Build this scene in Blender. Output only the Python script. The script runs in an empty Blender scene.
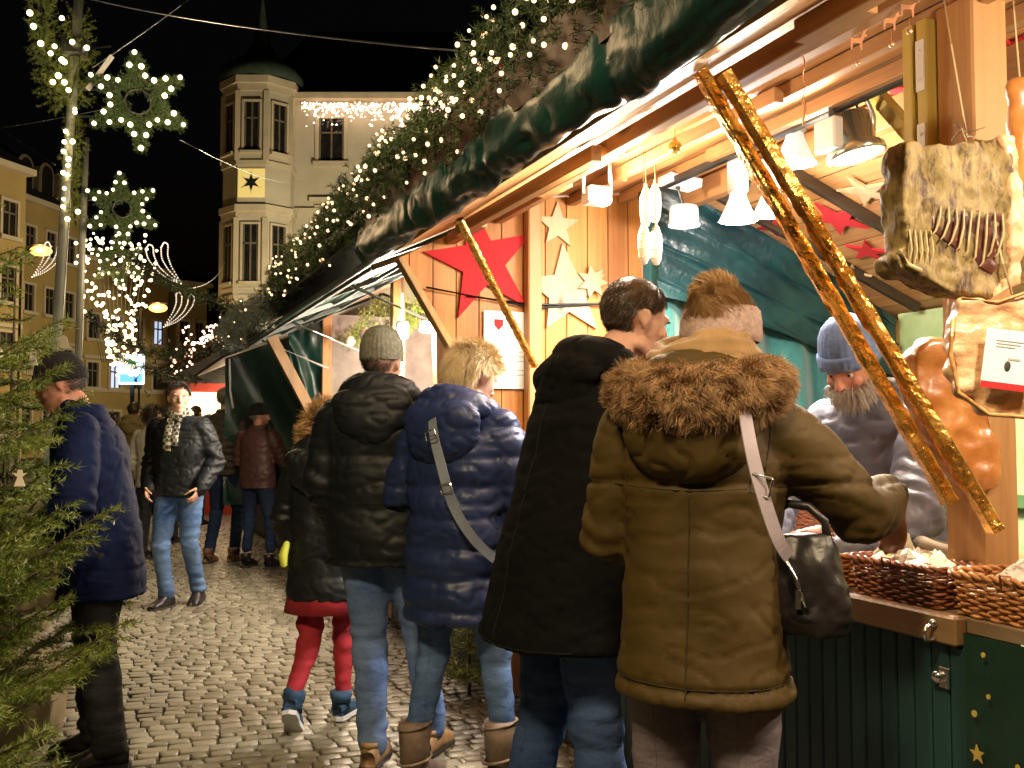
import bpy, math, random
import numpy as np
from mathutils import Vector, Matrix, noise
random.seed(7); RNG = np.random.default_rng(11)
sc = bpy.context.scene
COL = sc.collection
PI = math.pi; R = math.radians
PHI = math.atan2(.373, .928)                      # the row of stalls runs along market y, across the street is market x
CP, SP = math.cos(PHI), math.sin(PHI)
CAMH, FPX, PITCH = 1.35, 1000.0, math.atan(50/1000)

def mk(a, b, z=0.0):                              # market coordinates -> world
    return Vector((a*CP - b*SP, a*SP + b*CP, z))
def world(px, py, Y):                             # where a sighted point lies at distance Y
    x, u = (px-512)/FPX, (384-py)/FPX
    d = Vector((x, math.cos(PITCH)-u*math.sin(PITCH), math.sin(PITCH)+u*math.cos(PITCH)))
    return Vector((0, 0, CAMH)) + d*(Y/d.y)
def market(px, py, Y):
    w = world(px, py, Y); return Vector((w.x*CP+w.y*SP, -w.x*SP+w.y*CP, w.z))

# ------------------------------------------------------------------ materials
MATS = {}
def nt(name):
    m = bpy.data.materials.new(name); m.use_nodes = True
    t = m.node_tree; t.nodes.clear()
    o = t.nodes.new('ShaderNodeOutputMaterial'); p = t.nodes.new('ShaderNodeBsdfPrincipled')
    t.links.new(p.outputs[0], o.inputs[0]); MATS[name] = m
    return m, t, p
def node(t, typ, **kw):
    n = t.nodes.new(typ)
    for k, v in kw.items():
        if k[0] == 'i' and k[1:].isdigit(): n.inputs[int(k[1:])].default_value = v
        elif hasattr(n, k): setattr(n, k, v)
        else: n.inputs[k].default_value = v
    return n
def rgb(c): return (c[0], c[1], c[2], 1)
def coords(t, scale=(1, 1, 1), rot=(0, 0, 0)):
    tc = node(t, 'ShaderNodeTexCoord'); mp = node(t, 'ShaderNodeMapping')
    mp.inputs['Scale'].default_value = scale; mp.inputs['Rotation'].default_value = rot
    t.links.new(tc.outputs['Object'], mp.inputs[0]); return mp.outputs[0]
def mat(name, c1, c2=None, rough=.6, metal=0, vs=4, stretch=(1, 1, 1), bump=.3, bs=60, bd=.002, sheen=0, coat=0,
        sss=0, island=0, trans=0, detail=4, spec=.5, lo=.35, hi=.65, rvar=0, weave=0, weave_s=400):
    if name in MATS: return MATS[name]
    m, t, p = nt(name)
    if c2 is None: c2 = [min(1, x*1.35) for x in c1]
    v = coords(t, stretch)
    n = node(t, 'ShaderNodeTexNoise', Scale=vs, Detail=detail, Roughness=.6); t.links.new(v, n.inputs['Vector'])
    r = node(t, 'ShaderNodeMapRange'); r.inputs[1].default_value = lo; r.inputs[2].default_value = hi
    t.links.new(n.outputs[0], r.inputs[0])
    fac = r.outputs[0]
    if island:
        g = node(t, 'ShaderNodeNewGeometry'); mx = node(t, 'ShaderNodeMix'); mx.inputs[0].default_value = island
        t.links.new(fac, mx.inputs[2]); t.links.new(g.outputs['Random Per Island'], mx.inputs[3]); fac = mx.outputs[0]
    mx = node(t, 'ShaderNodeMix', data_type='RGBA')
    mx.inputs[6].default_value = rgb(c1); mx.inputs[7].default_value = rgb(c2)
    t.links.new(fac, mx.inputs[0]); t.links.new(mx.outputs[2], p.inputs['Base Color'])
    p.inputs['Roughness'].default_value = rough; p.inputs['Metallic'].default_value = metal
    p.inputs['Specular IOR Level'].default_value = spec
    if rvar:
        rr = node(t, 'ShaderNodeMapRange'); rr.inputs[3].default_value = rough-rvar; rr.inputs[4].default_value = min(1, rough+rvar)
        t.links.new(fac, rr.inputs[0]); t.links.new(rr.outputs[0], p.inputs['Roughness'])
    if sheen: p.inputs['Sheen Weight'].default_value = sheen
    if coat: p.inputs['Coat Weight'].default_value = coat; p.inputs['Coat Roughness'].default_value = .15
    if sss: p.inputs['Subsurface Weight'].default_value = sss; p.inputs['Subsurface Scale'].default_value = .01
    if trans: p.inputs['Transmission Weight'].default_value = trans
    if bump:
        bn = node(t, 'ShaderNodeTexNoise', Scale=bs, Detail=5, Roughness=.6); t.links.new(v, bn.inputs['Vector'])
        h = bn.outputs[0]
        if weave:
            w = node(t, 'ShaderNodeTexWave', Scale=weave_s, Distortion=.6); w.bands_direction = 'DIAGONAL'
            t.links.new(coords(t), w.inputs[0])
            ad = node(t, 'ShaderNodeMath', operation='MULTIPLY_ADD'); ad.inputs[1].default_value = weave
            t.links.new(w.outputs[1], ad.inputs[0]); t.links.new(h, ad.inputs[2]); h = ad.outputs[0]
        b = node(t, 'ShaderNodeBump', Strength=bump, Distance=bd); t.links.new(h, b.inputs['Height'])
        t.links.new(b.outputs[0], p.inputs['Normal'])
    return m
def glow(name, c, s, sample=False):
    if name in MATS: return MATS[name]
    m, t, p = nt(name)
    p.inputs['Base Color'].default_value = rgb(c); p.inputs['Emission Color'].default_value = rgb(c)
    p.inputs['Emission Strength'].default_value = s
    m.cycles.emission_sampling = 'AUTO' if sample else 'NONE'
    return m
def wood(name, c1, c2, grain=(2, 2, 30), axis=2, plank=0, rough=.55, wet=0):
    """grain runs along local axis; plank = board width along 'across' axis"""
    if name in MATS: return MATS[name]
    m, t, p = nt(name)
    s = [18, 18, 18]; s[axis] = .9
    v = coords(t, s)
    n = node(t, 'ShaderNodeTexNoise', Scale=1.3, Detail=6, Roughness=.65, Distortion=1.2); t.links.new(v, n.inputs['Vector'])
    v2 = coords(t, [x*.22 for x in s]); n2 = node(t, 'ShaderNodeTexNoise', Scale=1.0, Detail=2); t.links.new(v2, n2.inputs['Vector'])
    ad = node(t, 'ShaderNodeMath', operation='ADD'); t.links.new(n.outputs[0], ad.inputs[0]); t.links.new(n2.outputs[0], ad.inputs[1])
    cr = node(t, 'ShaderNodeValToRGB'); e = cr.color_ramp.elements
    e[0].position = .36; e[0].color = rgb(c1); e[1].position = .62; e[1].color = rgb(c2)
    x = cr.color_ramp.elements.new(.5); x.color = rgb([(c1[i]+c2[i])*.55 for i in range(3)])
    hv = node(t, 'ShaderNodeMath', operation='MULTIPLY'); hv.inputs[1].default_value = .5
    t.links.new(ad.outputs[0], hv.inputs[0]); t.links.new(hv.outputs[0], cr.inputs[0])
    # knots
    vo = node(t, 'ShaderNodeTexVoronoi', Scale=1.0); vv = [5.5, 5.5, 5.5]; vv[axis] = 2.2; t.links.new(coords(t, vv), vo.inputs['Vector'])
    kr = node(t, 'ShaderNodeMapRange'); kr.inputs[1].default_value = .05; kr.inputs[2].default_value = .14; t.links.new(vo.outputs['Distance'], kr.inputs[0])
    km = node(t, 'ShaderNodeMix', data_type='RGBA'); km.inputs[6].default_value = rgb([q*.35 for q in c1])
    t.links.new(kr.outputs[0], km.inputs[0]); t.links.new(cr.outputs[0], km.inputs[7])
    g = node(t, 'ShaderNodeNewGeometry'); hs = node(t, 'ShaderNodeHueSaturation')
    vr = node(t, 'ShaderNodeMapRange'); vr.inputs[3].default_value = .72; vr.inputs[4].default_value = 1.25
    t.links.new(g.outputs['Random Per Island'], vr.inputs[0]); t.links.new(vr.outputs[0], hs.inputs['Value']); t.links.new(km.outputs[2], hs.inputs['Color'])
    t.links.new(hs.outputs[0], p.inputs['Base Color'])
    p.inputs['Roughness'].default_value = rough
    b = node(t, 'ShaderNodeBump', Strength=.25, Distance=.003); t.links.new(n.outputs[0], b.inputs['Height']); t.links.new(b.outputs[0], p.inputs['Normal'])
    return m
def puffer(name, c, rough=.42, sc=9, d=.012, spec=.35):
    if name in MATS: return MATS[name]
    m, t, p = nt(name)
    v = coords(t, (1, 1, 1.7))
    n = node(t, 'ShaderNodeTexNoise', Scale=sc, Detail=4, Roughness=.55, Distortion=1.0); t.links.new(v, n.inputs['Vector'])
    n3 = node(t, 'ShaderNodeTexNoise', Scale=sc*7, Detail=3); t.links.new(v, n3.inputs['Vector'])
    w = node(t, 'ShaderNodeMath', operation='MULTIPLY_ADD'); w.inputs[1].default_value = .12
    t.links.new(n3.outputs[0], w.inputs[0]); t.links.new(n.outputs[0], w.inputs[2])
    b = node(t, 'ShaderNodeBump', Strength=.3, Distance=d*.4); t.links.new(w.outputs[0], b.inputs['Height']); t.links.new(b.outputs[0], p.inputs['Normal'])
    mx = node(t, 'ShaderNodeMix', data_type='RGBA'); mx.inputs[6].default_value = rgb([x*.8 for x in c]); mx.inputs[7].default_value = rgb([x*1.2 for x in c])
    t.links.new(n.outputs[0], mx.inputs[0]); t.links.new(mx.outputs[2], p.inputs['Base Color'])
    p.inputs['Roughness'].default_value = rough; p.inputs['Specular IOR Level'].default_value = spec
    return m
def jeans(name, c, fade):
    if name in MATS: return MATS[name]
    m, t, p = nt(name)
    v = coords(t, (1, 1, .6))
    n = node(t, 'ShaderNodeTexNoise', Scale=3.2, Detail=2, Roughness=.5); t.links.new(v, n.inputs['Vector'])
    w = node(t, 'ShaderNodeTexNoise', Scale=22, Detail=4, Distortion=.8); t.links.new(coords(t, (1, 1, 2.2)), w.inputs['Vector'])
    f = node(t, 'ShaderNodeTexNoise', Scale=420, Detail=1); t.links.new(coords(t, (1, 1, .3)), f.inputs['Vector'])
    a = node(t, 'ShaderNodeMath', operation='MULTIPLY_ADD'); a.inputs[1].default_value = .28; t.links.new(w.outputs[0], a.inputs[0]); t.links.new(n.outputs[0], a.inputs[2])
    r = node(t, 'ShaderNodeMapRange'); r.inputs[1].default_value = .42; r.inputs[2].default_value = .86; t.links.new(a.outputs[0], r.inputs[0])
    mx = node(t, 'ShaderNodeMix', data_type='RGBA'); mx.inputs[6].default_value = rgb(c); mx.inputs[7].default_value = rgb(fade)
    t.links.new(r.outputs[0], mx.inputs[0])
    m2 = node(t, 'ShaderNodeMix', data_type='RGBA', blend_type='MULTIPLY'); m2.inputs[0].default_value = .5
    t.links.new(mx.outputs[2], m2.inputs[6]); t.links.new(f.outputs[0], m2.inputs[7]); t.links.new(m2.outputs[2], p.inputs['Base Color'])
    p.inputs['Roughness'].default_value = .85; p.inputs['Specular IOR Level'].default_value = .2
    b = node(t, 'ShaderNodeBump', Strength=.5, Distance=.006); t.links.new(w.outputs[0], b.inputs['Height']); t.links.new(b.outputs[0], p.inputs['Normal'])
    return m
def planks(name, c1, c2, axis, across, width, rough=.55):
    """boards of given width side by side: groove bump + tone per board"""
    if name in MATS: return MATS[name]
    m = wood(name, c1, c2, axis=axis, rough=rough); t = m.node_tree
    p = [n for n in t.nodes if n.type == 'BSDF_PRINCIPLED'][0]
    tc = node(t, 'ShaderNodeTexCoord'); sp = node(t, 'ShaderNodeSeparateXYZ'); t.links.new(tc.outputs['Object'], sp.inputs[0])
    dv = node(t, 'ShaderNodeMath', operation='DIVIDE'); dv.inputs[1].default_value = width; t.links.new(sp.outputs[across], dv.inputs[0])
    fl = node(t, 'ShaderNodeMath', operation='FLOOR'); t.links.new(dv.outputs[0], fl.inputs[0])
    wn = node(t, 'ShaderNodeTexWhiteNoise', noise_dimensions='1D'); t.links.new(fl.outputs[0], wn.inputs['W'])
    fr = node(t, 'ShaderNodeMath', operation='FRACT'); t.links.new(dv.outputs[0], fr.inputs[0])
    pg = node(t, 'ShaderNodeMath', operation='PINGPONG'); pg.inputs[1].default_value = .5; t.links.new(fr.outputs[0], pg.inputs[0])
    gr = node(t, 'ShaderNodeMapRange'); gr.inputs[1].default_value = .0; gr.inputs[2].default_value = .035; t.links.new(pg.outputs[0], gr.inputs[0])
    src = p.inputs['Base Color'].links[0].from_socket
    hs = node(t, 'ShaderNodeHueSaturation'); vr = node(t, 'ShaderNodeMapRange'); vr.inputs[3].default_value = .78; vr.inputs[4].default_value = 1.15
    t.links.new(wn.outputs[0], vr.inputs[0]); t.links.new(vr.outputs[0], hs.inputs['Value']); t.links.new(src, hs.inputs['Color'])
    m2 = node(t, 'ShaderNodeMix', data_type='RGBA'); m2.inputs[6].default_value = rgb([x*.12 for x in c1]); t.links.new(gr.outputs[0], m2.inputs[0]); t.links.new(hs.outputs[0], m2.inputs[7])
    t.links.new(m2.outputs[2], p.inputs['Base Color'])
    b = node(t, 'ShaderNodeBump', Strength=.8, Distance=.006); t.links.new(gr.outputs[0], b.inputs['Height'])
    old = p.inputs['Normal'].links[0].from_node; t.links.new(old.outputs[0], b.inputs['Normal']); t.links.new(b.outputs[0], p.inputs['Normal'])
    return m

# ------------------------------------------------------------------ mesh builder
def frame_from(d, up=Vector((0, 0, 1))):
    d = Vector(d).normalized()
    if abs(d.dot(up)) > .97: up = Vector((0, 1, 0)) if abs(d.y) < .9 else Vector((1, 0, 0))
    x = d.cross(up).normalized(); y = x.cross(d).normalized()
    return x, y, d
class MB:
    def __init__(s): s.v = []; s.f = []; s.sm = []
    def add(s, vs, fs, smooth=False):
        o = len(s.v); s.v += [tuple(v) for v in vs]; s.f += [tuple(i+o for i in f) for f in fs]; s.sm += [smooth]*len(fs)
        return s
    def box(s, p, q, bev=0):
        c = [(p[i]+q[i])/2 for i in range(3)]; h = [abs(q[i]-p[i])/2 for i in range(3)]
        return s.obox(c, h, Matrix.Identity(3), bev)
    def obox(s, c, h, M=None, bev=0):
        M = M or Matrix.Identity(3); c = Vector(c)
        b = min(bev, min(h)*.45)
        if b <= 0:
            vs = [c+M@Vector((x*h[0], y*h[1], z*h[2])) for x in (-1, 1) for y in (-1, 1) for z in (-1, 1)]
            return s.add(vs, [(0, 1, 3, 2), (4, 6, 7, 5), (0, 4, 5, 1), (2, 3, 7, 6), (0, 2, 6, 4), (1, 5, 7, 3)])
        vs = []; idx = {}
        for x in (-1, 1):
            for y in (-1, 1):
                for z in (-1, 1):
                    for k in range(3):
                        e = [h[0]-b, h[1]-b, h[2]-b]; e[k] = h[k]
                        idx[(x, y, z, k)] = len(vs); vs.append(c+M@Vector((x*e[0], y*e[1], z*e[2])))
        fs = []
        for k in range(3):
            i, j = (k+1) % 3, (k+2) % 3
            for sg in (-1, 1):
                q = []
                for (u, w) in ((-1, -1), (1, -1), (1, 1), (-1, 1)):
                    sx = [0, 0, 0]; sx[k] = sg; sx[i] = u; sx[j] = w; q.append(idx[(*sx, k)])
                fs.append(q if sg > 0 else q[::-1])
        for k in range(3):           # edges along axis k
            i, j = (k+1) % 3, (k+2) % 3
            for u in (-1, 1):
                for w in (-1, 1):
                    a = [0, 0, 0]; a[i] = u; a[j] = w
                    lo = list(a); lo[k] = -1; hi = list(a); hi[k] = 1
                    q = [idx[(*lo, i)], idx[(*hi, i)], idx[(*hi, j)], idx[(*lo, j)]]
                    fs.append(q if u*w < 0 else q[::-1])
        for x in (-1, 1):
            for y in (-1, 1):
                for z in (-1, 1):
                    q = [idx[(x, y, z, 0)], idx[(x, y, z, 1)], idx[(x, y, z, 2)]]
                    fs.append(q if x*y*z > 0 else q[::-1])
        return s.add(vs, fs)
    def beam(s, p, q, w, h, up=Vector((0, 0, 1)), bev=.003):
        p, q = Vector(p), Vector(q); x, y, d = frame_from(q-p, up)
        M = Matrix((x, y, d)).transposed()
        return s.obox((p+q)/2, (w/2, h/2, (q-p).length/2), M, bev)
    def tube(s, pts, r, n=10, cap=True, flat=1.0, up=Vector((0, 0, 1)), smooth=True, closed=False):
        pts = [Vector(p) for p in pts]; m = len(pts)
        rr = r if isinstance(r, list) else [r]*m
        vs = []; fs = []; px = None
        for i, p in enumerate(pts):
            if closed: d = pts[(i+1) % m]-pts[(i-1) % m]
            else: d = pts[min(i+1, m-1)]-pts[max(i-1, 0)]
            if d.length < 1e-9: d = Vector((0, 0, 1))
            x, y, _ = frame_from(d, up)
            if px is not None:
                dn = d.normalized(); x2 = px-dn*px.dot(dn)
                if x2.length > 1e-6: x = x2.normalized(); y = dn.cross(x)*1.0
            px = x
            a = rr[i]; ra, rb = a if isinstance(a, (list, tuple)) else (a, a*flat)
            for k in range(n):
                t = 2*PI*k/n; vs.append(p+x*(math.cos(t)*ra)+y*(math.sin(t)*rb))
        segs = m if closed else m-1
        for i in range(segs):
            for k in range(n):
                a = i*n+k; b = i*n+(k+1) % n; c = ((i+1) % m)*n+(k+1) % n; d = ((i+1) % m)*n+k
                fs.append((a, b, c, d))
        if cap and not closed: fs.append(tuple(range(n))[::-1]); fs.append(tuple(range((m-1)*n, m*n)))
        return s.add(vs, fs, smooth)
    def limb(s, pts, r, n=12):
        """tube with rounded ends, for organic unions"""
        pts = [Vector(p) for p in pts]; rr = list(r)
        def g(x): return (x, x) if not isinstance(x, (list, tuple)) else x
        P, Q = [], []
        d = (pts[0]-pts[1]).normalized(); a = g(rr[0]); m0 = min(a)
        for t in (85, 60, 30): P.append(pts[0]+d*m0*math.sin(R(t))); Q.append((a[0]*math.cos(R(t)), a[1]*math.cos(R(t))))
        P += pts; Q += [g(x) for x in rr]
        d = (pts[-1]-pts[-2]).normalized(); a = g(rr[-1]); m0 = min(a)
        for t in (30, 60, 85): P.append(pts[-1]+d*m0*math.sin(R(t))); Q.append((a[0]*math.cos(R(t)), a[1]*math.cos(R(t))))
        return s.tube(P, Q, n)
    def rings(s, rs, n=24, ex=2.0, smooth=True):
        """rs: (cx, cy, cz, rx, ry[, tiltx]) horizontal superellipse rings"""
        vs = []; fs = []
        for r in rs:
            cx, cy, cz, rx, ry = r[:5]; tilt = r[5] if len(r) > 5 else 0
            for k in range(n):
                t = 2*PI*k/n; c, q = math.cos(t), math.sin(t)
                x = rx*math.copysign(abs(c)**(2/ex), c); y = ry*math.copysign(abs(q)**(2/ex), q)
                vs.append((cx+x, cy+y, cz+y*tilt))
        for i in range(len(rs)-1):
            for k in range(n): fs.append((i*n+k, i*n+(k+1) % n, (i+1)*n+(k+1) % n, (i+1)*n+k))
        fs.append(tuple(range(n))[::-1]); fs.append(tuple(range((len(rs)-1)*n, len(rs)*n)))
        return s.add(vs, fs, smooth)
    def ell(s, c, r, M=None, nu=16, nv=10, smooth=True):
        c = Vector(c); M = M or Matrix.Identity(3)
        if not isinstance(r, (list, tuple, Vector)): r = (r, r, r)
        vs = [c+M@Vector((0, 0, -r[2]))]; fs = []
        for j in range(1, nv):
            t = PI*j/nv-PI/2
            for k in range(nu):
                p = 2*PI*k/nu; vs.append(c+M@Vector((r[0]*math.cos(t)*math.cos(p), r[1]*math.cos(t)*math.sin(p), r[2]*math.sin(t))))
        vs.append(c+M@Vector((0, 0, r[2])))
        for k in range(nu): fs.append((0, 1+(k+1) % nu, 1+k))
        for j in range(nv-2):
            for k in range(nu):
                a = 1+j*nu; fs.append((a+k, a+(k+1) % nu, a+nu+(k+1) % nu, a+nu+k))
        a = 1+(nv-2)*nu; L = len(vs)-1
        for k in range(nu): fs.append((a+k, a+(k+1) % nu, L))
        return s.add(vs, fs, smooth)
    def prism(s, poly, d, O, X, Y, smooth=False):
        """2D polygon extruded by d along X x Y"""
        O, X, Y = Vector(O), Vector(X).normalized(), Vector(Y).normalized(); N = X.cross(Y)
        n = len(poly)
        vs = [O+X*p[0]+Y*p[1] for p in poly]+[O+X*p[0]+Y*p[1]+N*d for p in poly]
        fs = [tuple(range(n))[::-1], tuple(range(n, 2*n))]+[(i, (i+1) % n, (i+1) % n+n, i+n) for i in range(n)]
        return s.add(vs, fs, smooth)
    def lathe(s, prof, c=(0, 0, 0), n=20, M=None, smooth=True):
        c = Vector(c); M = M or Matrix.Identity(3); vs = []; fs = []
        for (r, z) in prof:
            for k in range(n):
                t = 2*PI*k/n; vs.append(c+M@Vector((r*math.cos(t), r*math.sin(t), z)))
        for i in range(len(prof)-1):
            for k in range(n): fs.append((i*n+k, i*n+(k+1) % n, (i+1)*n+(k+1) % n, (i+1)*n+k))
        return s.add(vs, fs, smooth)
    def mesh(s, name):
        me = bpy.data.meshes.new(name); me.from_pydata(s.v, [], s.f); me.polygons.foreach_set('use_smooth', s.sm); me.update()
        return me
    def build(s, name, m, parent=None, org=None, **tags):
        if org is not None: s.v = [(v[0]-org[0], v[1]-org[1], v[2]-org[2]) for v in s.v]
        return link(name, s.mesh(name), m, parent, **tags)
def link(name, me, m, parent=None, **tags):
    o = bpy.data.objects.new(name, me)
    if m is not None and len(me.materials) == 0: me.materials.append(m)
    COL.objects.link(o)
    if parent is not None: o.parent = parent
    for k, v in tags.items(): o[k] = v
    return o
def empty(name, loc, rz, label, cat, group=None):
    o = bpy.data.objects.new(name, None); o.empty_display_size = .1; COL.objects.link(o)
    o.location = loc; o.rotation_euler = (0, 0, rz); o['label'] = label; o['category'] = cat
    if group: o['group'] = group
    return o
def mkt(name, a, b, z, label, cat, group=None):      # a thing standing in the market frame
    return empty(name, mk(a, b, z), PHI, label, cat, group)
def single(mb, name, m, a, b, z, label, cat, group=None):   # one-mesh thing; mb in coordinates local to (a,b,z)
    o = mb.build(name, m); o.location = mk(a, b, z); o.rotation_euler = (0, 0, PHI)
    o['label'] = label; o['category'] = cat
    if group: o['group'] = group
    return o
def structure(o): o['kind'] = 'structure'; return o
def tri_mesh(name, V, m, parent=None, smooth=False, k=3):
    """V: (N,k,3) array -> N separate faces"""
    V = np.asarray(V, dtype=np.float32); n = V.shape[0]
    me = bpy.data.meshes.new(name); me.vertices.add(n*k); me.vertices.foreach_set('co', V.reshape(-1))
    me.loops.add(n*k); me.loops.foreach_set('vertex_index', np.arange(n*k, dtype=np.int32))
    me.polygons.add(n); me.polygons.foreach_set('loop_start', np.arange(0, n*k, k, dtype=np.int32))
    me.polygons.foreach_set('loop_total', np.full(n, k, dtype=np.int32)); me.update(calc_edges=True)
    return link(name, me, m, parent)
def unit(a): return a/np.maximum(np.linalg.norm(a, axis=-1, keepdims=True), 1e-9)
def needles(segs, per_m, ln=.02, w=.0028, ang=58, flat=.0):
    """segs: list of (p0,p1). returns triangles of needles round every twig"""
    S = np.array([[tuple(a), tuple(b)] for a, b in segs], dtype=float)
    L = np.linalg.norm(S[:, 1]-S[:, 0], axis=1); cnt = np.maximum(3, (L*per_m)).astype(int)
    idx = np.repeat(np.arange(len(S)), cnt); t = RNG.random(len(idx))
    p0 = S[idx, 0]; p1 = S[idx, 1]; d = unit(p1-p0); base = p0+(p1-p0)*t[:, None]
    h = RNG.normal(size=d.shape); pr = unit(h-d*(h*d).sum(1, keepdims=True))
    if flat: pr[:, 2] *= (1-flat); pr[:, 2] += .12; pr = unit(pr)
    a = np.radians(ang+RNG.normal(size=len(idx))*10)[:, None]
    nd = d*np.cos(a)+pr*np.sin(a); ll = ln*(.75+.5*RNG.random(len(idx)))[:, None]
    sd = unit(np.cross(nd, RNG.normal(size=d.shape)))*w/2
    return np.stack([base-sd, base+sd, base+nd*ll], axis=1)
def remeshed(mb, voxel, smooth=3, adapt=0):
    me = mb.mesh('tmp'); o = bpy.data.objects.new('tmp', me); COL.objects.link(o)
    md = o.modifiers.new('r', 'REMESH'); md.mode = 'VOXEL'; md.voxel_size = voxel; md.use_smooth_shade = True
    if smooth:
        sm = o.modifiers.new('s', 'SMOOTH'); sm.factor = .5; sm.iterations = smooth
    dg = bpy.context.evaluated_depsgraph_get(); dg.update()
    out = bpy.data.meshes.new_from_object(o.evaluated_get(dg)); bpy.data.objects.remove(o); bpy.data.meshes.remove(me)
    return out
def displace(me, fn):
    n = len(me.vertices); co = np.empty(n*3); me.vertices.foreach_get('co', co); co = co.reshape(-1, 3)
    no = np.empty(n*3); me.vertices.foreach_get('normal', no); no = no.reshape(-1, 3)
    co = co+no*fn(co)[:, None]; me.vertices.foreach_set('co', co.reshape(-1).astype(np.float32)); me.update()
def nz(co, s, seed=0.0):                                # smooth noise at scaled points
    sx, sy, sz = s if isinstance(s, (tuple, list)) else (s, s, s)
    return np.array([noise.noise((x*sx+seed, y*sy+seed*1.7, z*sz-seed)) for x, y, z in co])
def star_poly(n, r1, r2, rot=0, jit=0):
    out = []
    for i in range(2*n):
        r = (r1 if i % 2 == 0 else r2)*(1+random.uniform(-jit, jit)); t = rot+PI/2+i*PI/n
        out.append((r*math.cos(t), r*math.sin(t)))
    return out
# ------------------------------------------------------------------ camera, sky, view
cam_d = bpy.data.cameras.new('camera'); cam = bpy.data.objects.new('camera', cam_d); COL.objects.link(cam)
cam_d.sensor_width = 36; cam_d.lens = 36*FPX/1024; cam_d.clip_end = 600; cam_d.clip_start = .05
cam.location = (0, 0, CAMH); cam.rotation_euler = (PI/2+PITCH, 0, 0); sc.camera = cam
w = bpy.data.worlds.new('World'); sc.world = w; w.use_nodes = True; wt = w.node_tree
bg = wt.nodes['Background']; sky = wt.nodes.new('ShaderNodeTexSky'); sky.sky_type = 'NISHITA'; sky.sun_disc = False
sky.sun_elevation = R(-3); sky.sun_rotation = R(200); wt.links.new(sky.outputs[0], bg.inputs[0]); bg.inputs[1].default_value = .02
sc.view_settings.view_transform = 'Standard'; sc.view_settings.look = 'None'; sc.view_settings.exposure = 0.3; sc.view_settings.gamma = 1
sc.render.engine = 'CYCLES'; sc.cycles.use_denoising = True; sc.cycles.max_bounces = 6; sc.cycles.diffuse_bounces = 3
sc.cycles.sample_clamp_indirect = 4; sc.cycles.caustics_reflective = False; sc.cycles.caustics_refractive = False
sc.cycles.use_light_tree = True

def lamp(name, pos, watt, col=(1, .8, .55), size=.04, spot=None, ang=100, blend=.6):
    d = bpy.data.lights.new(name, 'SPOT' if spot is not None else 'POINT'); d.energy = watt; d.color = col; d.shadow_soft_size = size
    o = bpy.data.objects.new(name, d); COL.objects.link(o); o.location = pos
    if spot is not None:
        d.spot_size = R(ang); d.spot_blend = blend
        o.rotation_euler = Vector(spot).to_track_quat('-Z', 'Y').to_euler()
    return o
def hit(px, py, pt, nrm):
    """where a sighted point meets a plane given in market coordinates"""
    a = market(px, py, 1.0); o = Vector((0, 0, CAMH)); d = a-o
    return o+d*((Vector(pt)-o).dot(Vector(nrm))/d.dot(Vector(nrm)))

# ------------------------------------------------------------------ common materials
C_OR1, C_OR2 = (.36, .125, .018), (.56, .25, .05)
wood_z = planks('pine_boards_upright', C_OR1, C_OR2, 2, 0, .115)
wood_b = planks('pine_boards_long', (.40, .18, .06), (.60, .33, .13), 1, 0, .12)
wood_bz = wood('pine_beam_long', (.28, .13, .045), (.45, .24, .09), axis=1)
wood_zp = wood('pine_post', (.34, .17, .06), (.55, .31, .12), axis=2)
wood_dk = wood('old_wood', (.10, .06, .03), (.22, .15, .08), axis=1)
green_p = mat('green_paint', (.006, .028, .026), (.012, .05, .044), rough=.5, bump=.3, bs=40, vs=6, stretch=(1, 1, .2))
green_t = mat('green_tarpaulin', (.004, .027, .022), (.009, .048, .038), rough=.38, bump=.4, bs=9, bd=.015, vs=3)
velvet = mat('teal_cloth', (.005, .06, .06), (.02, .15, .14), rough=.8, sheen=.4, vs=9, stretch=(1, 1, .35), bump=.5, bs=20, bd=.01)
pale_t = mat('pale_green_sheet', (.35, .50, .20), (.52, .68, .34), rough=.5, vs=3, bump=.4, bs=6, bd=.02)
metal_w = mat('white_metal', (.62, .62, .60), (.7, .7, .68), rough=.4, bump=.1)
metal_g = mat('grey_metal', (.32, .34, .36), (.42, .44, .46), rough=.35, metal=.9, bump=.1)
metal_d = mat('dark_metal', (.03, .03, .03), (.05, .05, .05), rough=.4, metal=.6, bump=.1)
chrome = mat('bright_metal', (.7, .7, .68), (.8, .8, .8), rough=.2, metal=1, bump=.1)
gold = mat('gold_foil', (.75, .36, .06), (.98, .62, .16), rough=.24, metal=.85, vs=16, bump=.8, bs=20, bd=.012, rvar=.1)
red_felt = mat('red_felt', (.42, .012, .016), (.55, .02, .025), rough=.9, bump=.4, bs=200, bd=.001)
pale_wood = wood('pale_plywood', (.38, .27, .14), (.50, .38, .22), axis=2)
white_w = mat('whitewash', (.55, .5, .4), (.68, .62, .5), rough=.8)
paper = mat('white_paper', (.72, .72, .70), (.78, .78, .77), rough=.8, bump=.05)
bulb_w = glow('warm_bulb', (1, .78, .45), 5)
bulb_s = glow('fairy_bulb', (1, .62, .32), 3.2)
bulb_c = glow('white_bulb', (1, .86, .66), 9)
lens_w = glow('lamp_lens_warm', (1, .9, .62), 12)
lens_c = glow('lamp_lens_white', (1, .93, .86), 14)
fir = mat('fir_needles', (.075, .13, .018), (.24, .28, .045), rough=.5, vs=4, bump=0, island=.6)
fir_d = mat('fir_needles_dark', (.022, .048, .016), (.07, .11, .03), rough=.5, vs=4, bump=0, island=.6)
bark = mat('bark', (.06, .04, .02), (.13, .09, .05), rough=.9, vs=30, bump=.8, bs=60, bd=.004)

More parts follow.
